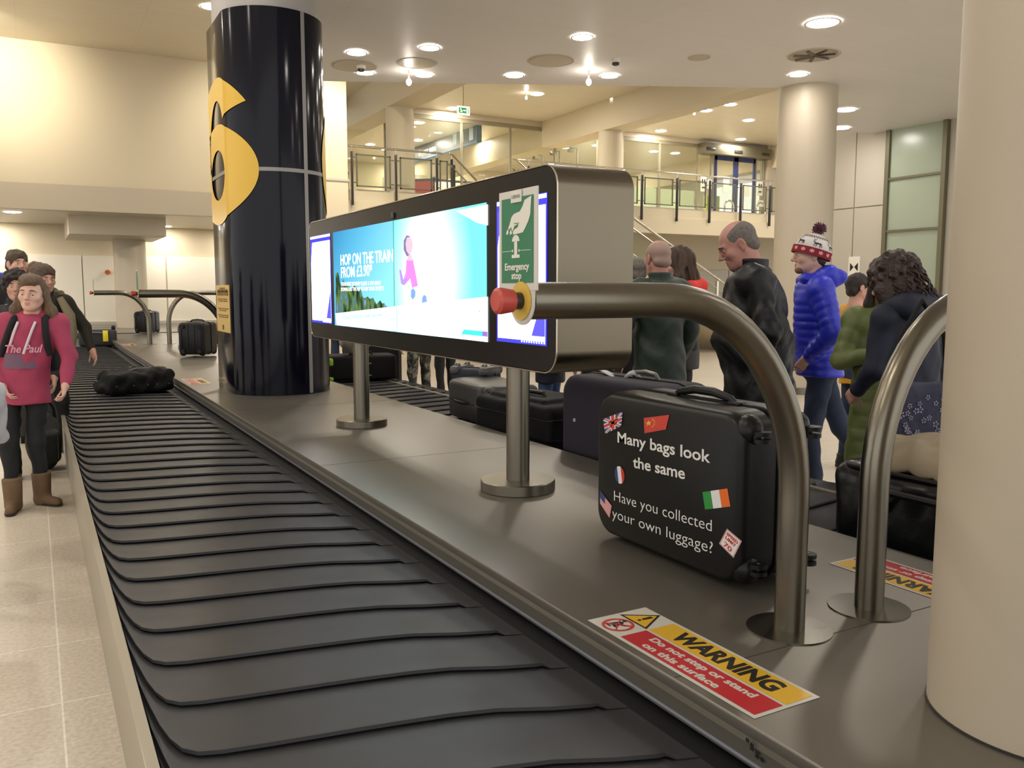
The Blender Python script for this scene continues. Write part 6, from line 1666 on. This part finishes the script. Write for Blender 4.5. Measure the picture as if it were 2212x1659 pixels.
# bald man in green
x, y = ground(1427, 4.3)
person('man', 'bald man in a dark green jacket seen from behind', x, y, face_to(-.38, .95), 1.87, SKR, lambda g: (hair_fringe(g)), HLG, jacket(GREENJ, .70, 1.10, 1.08, True, seed=24, wr=.006, flare=1.05), (BLACKC, 1), (SHOEB, .04, SOLE),
    dict(armL=((-.13, -.02, -.26), (-.05, .10, -.2)), armR=((.1, 0, -.28), (0, .1, -.22))), lean=(0, .05), head=(.10, 0, 0), hs=1.10, heavy=.4, voxel=.007)
# woman with the red hood
x, y = ground(1478, 5.3)
r, J, Hc, R_, HM = person('woman', 'woman with wavy brown hair and a bright red hood over a dark jacket, facing left', x, y, face_to(-1, .1), 1.86, SK, lambda g: (hair_long(g, .17, .07, 25, 1.06, False, .008)), HB, jacket(mat('charcoal_softshell', '292b2d', .6), .74, 1.0, 1.0, False, seed=25), (BLACKC, 1), (SHOEB, .04, SOLE), dict(), lean=(0, .06), head=(.12, .05, 0), hs=1.12)
c = V3(0, 0, 1.47); gh = SDF(c - V3(.26, .28, .14), c + V3(.26, .26, .2), .009)
for pth in (((-.12, -.03, 1.44), (0, -.13, 1.46)), ((0, -.13, 1.46), (.12, -.03, 1.44)), ((-.12, -.03, 1.44), (-.09, .09, 1.38)), ((.12, -.03, 1.44), (.09, .09, 1.38))): gh.cap(pth[0], pth[1], .062, .062, k=.03)
gh.build('hood', mat('bright_red_jersey', 'd8362f', .7), r)
# grey haired man half hidden by the display
x, y = ground(1372, 5.0)
person('man', 'grey haired man in a dark jacket half hidden by the display end', x, y, face_to(-.5, .85), 1.80, SK, lambda g: hair_short(g, .010, 26, .003), HG, jacket(DARKC, .72, 1.04, 1, True, seed=26), (BLACKC, 1), (SHOEB, .04, SOLE), dict(), hs=1.05)
# girl in yellow
x, y = 6.0, 4.88
r, J, Hc, R_, HM = person('girl', 'girl in a yellow top with a dark shoulder strap facing right in the background', x, y, face_to(1, .1), 1.64, SK, lambda g: hair_short(g, .014, 27, .003), HD, jacket(mat('yellow_cotton', 'd99a22', .7), .78, .84, .84, False, seed=27), (JEANS, .9), (SHOEB, .04, SOLE), dict(armL=((-.04, .08, -.26), (.06, .20, .02)), armR=((.04, .08, -.26), (-.02, .22, .02))), hs=1.0)
b = MB(); b.tube([(-.12, .06, 1.45), (-.06, .13, 1.3), (.05, .14, 1.12), (.14, .1, .98)], .02, 8); b.build('shoulder_strap', BLACKC, r)
b = MB(); b.box(-.12, .1, .24, .36, 1.10, 1.18, .02); b.build('dark_purse', mat('dark_brown_leather', '2b1d15', .5), r)
# person in the olive padded coat, hands together
x, y = ground(1905, 4.5)
ol = person('person', 'person in an olive padded coat holding a phone behind the curly haired woman', x, y, face_to(.05, -1), 1.65, SKR, lambda g: hair_long(g, .22, .05, 28), HD, jacket(OLIVE, .46, 1.0, 1.0, True, puff=(.006, .085), seed=28, wr=.004, flare=1.06), (BLACKC, 1), (SHOEB, .04, SOLE),
    dict(armR=((.10, .04, -.26), (-.17, .20, .06)), armL=((-.10, .04, -.26), (.17, .20, .06)), curlR=.55, curlL=.6, palmR=(-.5, -.2, .8), palmL=(.5, -.2, .8)), head=(.35, -.2, 0), hs=1.0, voxel=.007)
b = MB(); b.box(-.035, .035, .30, .312, 1.20, 1.35, .005, rot=Euler((.5, 0, 0)).to_matrix()); tag(b.build('phone', BLKPL, ol[0]), 'phone', 'phone'); 
ph = [o for o in ol[0].children if o.name.startswith('phone')][0]
Mw = ol[0].matrix_basis.copy(); ph.parent = None; ph.matrix_basis = Mw; tag(ph, 'dark phone held in the hands of the person in the olive coat', 'phone')
# woman with dark curly hair, back to us
x, y = ground(1988, 4.14)
r, J, Hc, R_, HM = person('woman', 'woman with long dark curly hair in a navy coat with her back turned', x, y, face_to(-.45, .85), 1.69, SK, None, None, jacket(NAVYCOAT, .52, 1.0, .96, False, seed=29, wr=.005, flare=1.08, hood=[(.11, -.10, -.02, .07), (.12, -.02, -.03, .06), (.08, -.16, -.06, .05)]), (BLACKC, 1), (SHOEB, .04, SOLE),
    dict(armL=((-.02, .03, -.28), (.07, .18, -.14)), armR=((.11, 0, -.28), (.02, .1, -.22))), lean=(-.13, .08), head=(.50, .25, -.12), hs=1.08, faces=False)
gh = SDF((-.22, -.22, -.66), (.20, .26, .19), .0075); rnd = np.random.RandomState(7)
gh.ell((0, -.02, .03), (.105, .122, .10)); gh.ell((0, -.05, -.06), (.11, .085, .10), k=.05); gh.cap((-.09, .02, -.05), (-.115, .05, -.33), .055, .045, k=.04); gh.cap((-.115, .05, -.33), (-.10, .13, -.55), .045, .02, k=.04); gh.cap((.085, .0, -.05), (.09, -.01, -.2), .045, .035, k=.04)
for i in range(120):
    a = rnd.uniform(0, 6.283); zz = rnd.uniform(-.6, 1); rr = math.sqrt(1 - zz * zz); gh.ell((.112 * rr * math.cos(a), -.025 + .125 * rr * math.sin(a), .01 + .115 * zz), rnd.uniform(.012, .022), k=.006)
cut_face(gh, -.05, .05, .05, .085)
me = gh.mesh('hair'); me.transform(HM); HCU = mat('hair_curly_dark', '2c1813', .5, bump=.6, bscale=70, var=.5, vscale=25); hr = link('hair', me, HCU, r)
b = MB()
for i in range(130):
    a = rnd.uniform(0, 6.283); zz = rnd.uniform(-.9, .9); rr = math.sqrt(1 - zz * zz); p0 = Vector((.108 * rr * math.cos(a), -.025 + .122 * rr * math.sin(a), .01 + .11 * zz))
    if p0.y > .06 and p0.z < .06: continue
    L = rnd.uniform(.08, .16) if p0.z > -.02 else rnd.uniform(.10, .24); ph0 = rnd.uniform(0, 6.28); rad = rnd.uniform(.004, .007); n = int(L / .008)
    out_ = Vector((p0.x, p0.y + .02, 0)); out_ = out_.normalized() * .05
    b.tube([p0 + Vector((rad * math.cos(ph0 + k * .8), rad * math.sin(ph0 + k * .8), -k * .008)) + out_ * min(1, k / 12) * .25 for k in range(n)], [.0046] * (n - 1) + [.0015], 5)
b.move(HM); b.build('curl', HCU, hr)
# floral quilted bag at her side
pb = aX(1985, 905, 3.75)
t = thing('shoulder_bag', 'navy quilted shoulder bag with pale flowers hanging behind the right tube guard', 'bag', (3.75, pb.y, .735), face_to(-.2, .95))
g = SDF((-.24, -.12, -.04), (.24, .12, .42), .009); g.rbox((0, 0, .16), (.18, .06, .17), .05); g.wrinkle(.003, (26, 26, 26), 3); g.build('body', mat('navy_quilt', '23233c', .7, bump=.3, bscale=60), t)
b = MB(); b.tube([(-.15, 0, .30), (-.12, 0, .55), (.0, .02, .72), (.12, 0, .55), (.15, 0, .30)], .014, 8); b.build('strap', NYL, t)
rnd = np.random.RandomState(12); fl = []
for i in range(34):
    cx, cz = rnd.uniform(-.15, .15), rnd.uniform(.03, .29); rr = rnd.uniform(.010, .018); a0 = rnd.uniform(0, 6.28)
    for k in range(5):
        a = a0 + k * 1.2566; fl.append(([(cx + rr * .25 * math.cos(a), -.0655, cz + rr * .25 * math.sin(a)), (cx + rr * math.cos(a - .35), -.0655, cz + rr * math.sin(a - .35)), (cx + rr * 1.15 * math.cos(a), -.0655, cz + rr * 1.15 * math.sin(a)), (cx + rr * math.cos(a + .35), -.0655, cz + rr * math.sin(a + .35))], 0 if rnd.rand() < .8 else 1))
flat(fl, 'flower_print', [mat('flower_grey', '8a8aa0', .7), mat('flower_rust', '9c5a4e', .7)], t)
b = MB(); b.sph((-.15, -.01, .31), .008); b.sph((.15, -.01, .31), .008); b.build('ring_fitting', GREYMET, t)
# people mostly hidden by the display unit
def simple(label, px, Xw, rz, h, topm, legm, hem, seed, hairm=HB, **kw):
    x, y = ground(px, Xw)
    return person('person', label, x, y, rz, h, SK, lambda g: hair_short(g, .014, seed), hairm, jacket(topm, hem, 1.0, 1.0, True, seed=seed, **kw), (legm, 1.02), (SHOEB, .04, SOLE), dict(), hs=1.0, voxel=.009)
CAMO = bpy.data.materials.new('grey_camouflage'); CAMO.use_nodes = True
nt = CAMO.node_tree; b_ = nt.nodes['Principled BSDF']; b_.inputs['Roughness'].default_value = .85
tc = nt.nodes.new('ShaderNodeTexCoord'); n_ = nt.nodes.new('ShaderNodeTexNoise'); n_.inputs['Scale'].default_value = 13; n_.inputs['Detail'].default_value = 1.5; n_.inputs['Distortion'].default_value = .8
nt.links.new(tc.outputs['Object'], n_.inputs['Vector'])
rp = nt.nodes.new('ShaderNodeValToRGB'); rp.color_ramp.interpolation = 'CONSTANT'
for p_, c_ in ((.42, '3f3f38'), (.52, '6b675c'), (.60, '8a8678')):
    e_ = rp.color_ramp.elements.new(p_); e_.color = lin(c_) + (1,)
rp.color_ramp.elements[0].color = lin('1b1c1a') + (1,)
nt.links.new(n_.outputs['Fac'], rp.inputs[0]); nt.links.new(rp.outputs[0], b_.inputs['Base Color'])
simple('person in a long black coat behind the left sign post, head hidden by the display', 800, 4.75, face_to(-.2, .95), 1.72, BLACKC, BLACKC, .42, 31, flare=1.05)
simple('person in grey camouflage trousers behind the display', 905, 4.30, face_to(-.5, .8), 1.70, DARKC, CAMO, .92, 32)
simple('person in black leggings behind the display, right of the camouflage trousers', 962, 4.95, face_to(-.6, .7), 1.72, BLACKC, BLACKC, .85, 33)
simple('person in a navy coat and blue jeans behind the right sign post', 1190, 4.45, face_to(-.8, .4), 1.72, NAVYCOAT, JEANSB, .62, 34)
simple('person in a black coat between the right sign post and the bald man', 1298, 4.5, face_to(-.4, .9), 1.74, BLACKC, BLACKC, .50, 35, flare=1.06)
simple('person in dark clothes beside the navy pillar near the lime cornered suitcase', 735, 4.5, face_to(-.3, .9), 1.72, DARKC, JEANS, .72, 36)
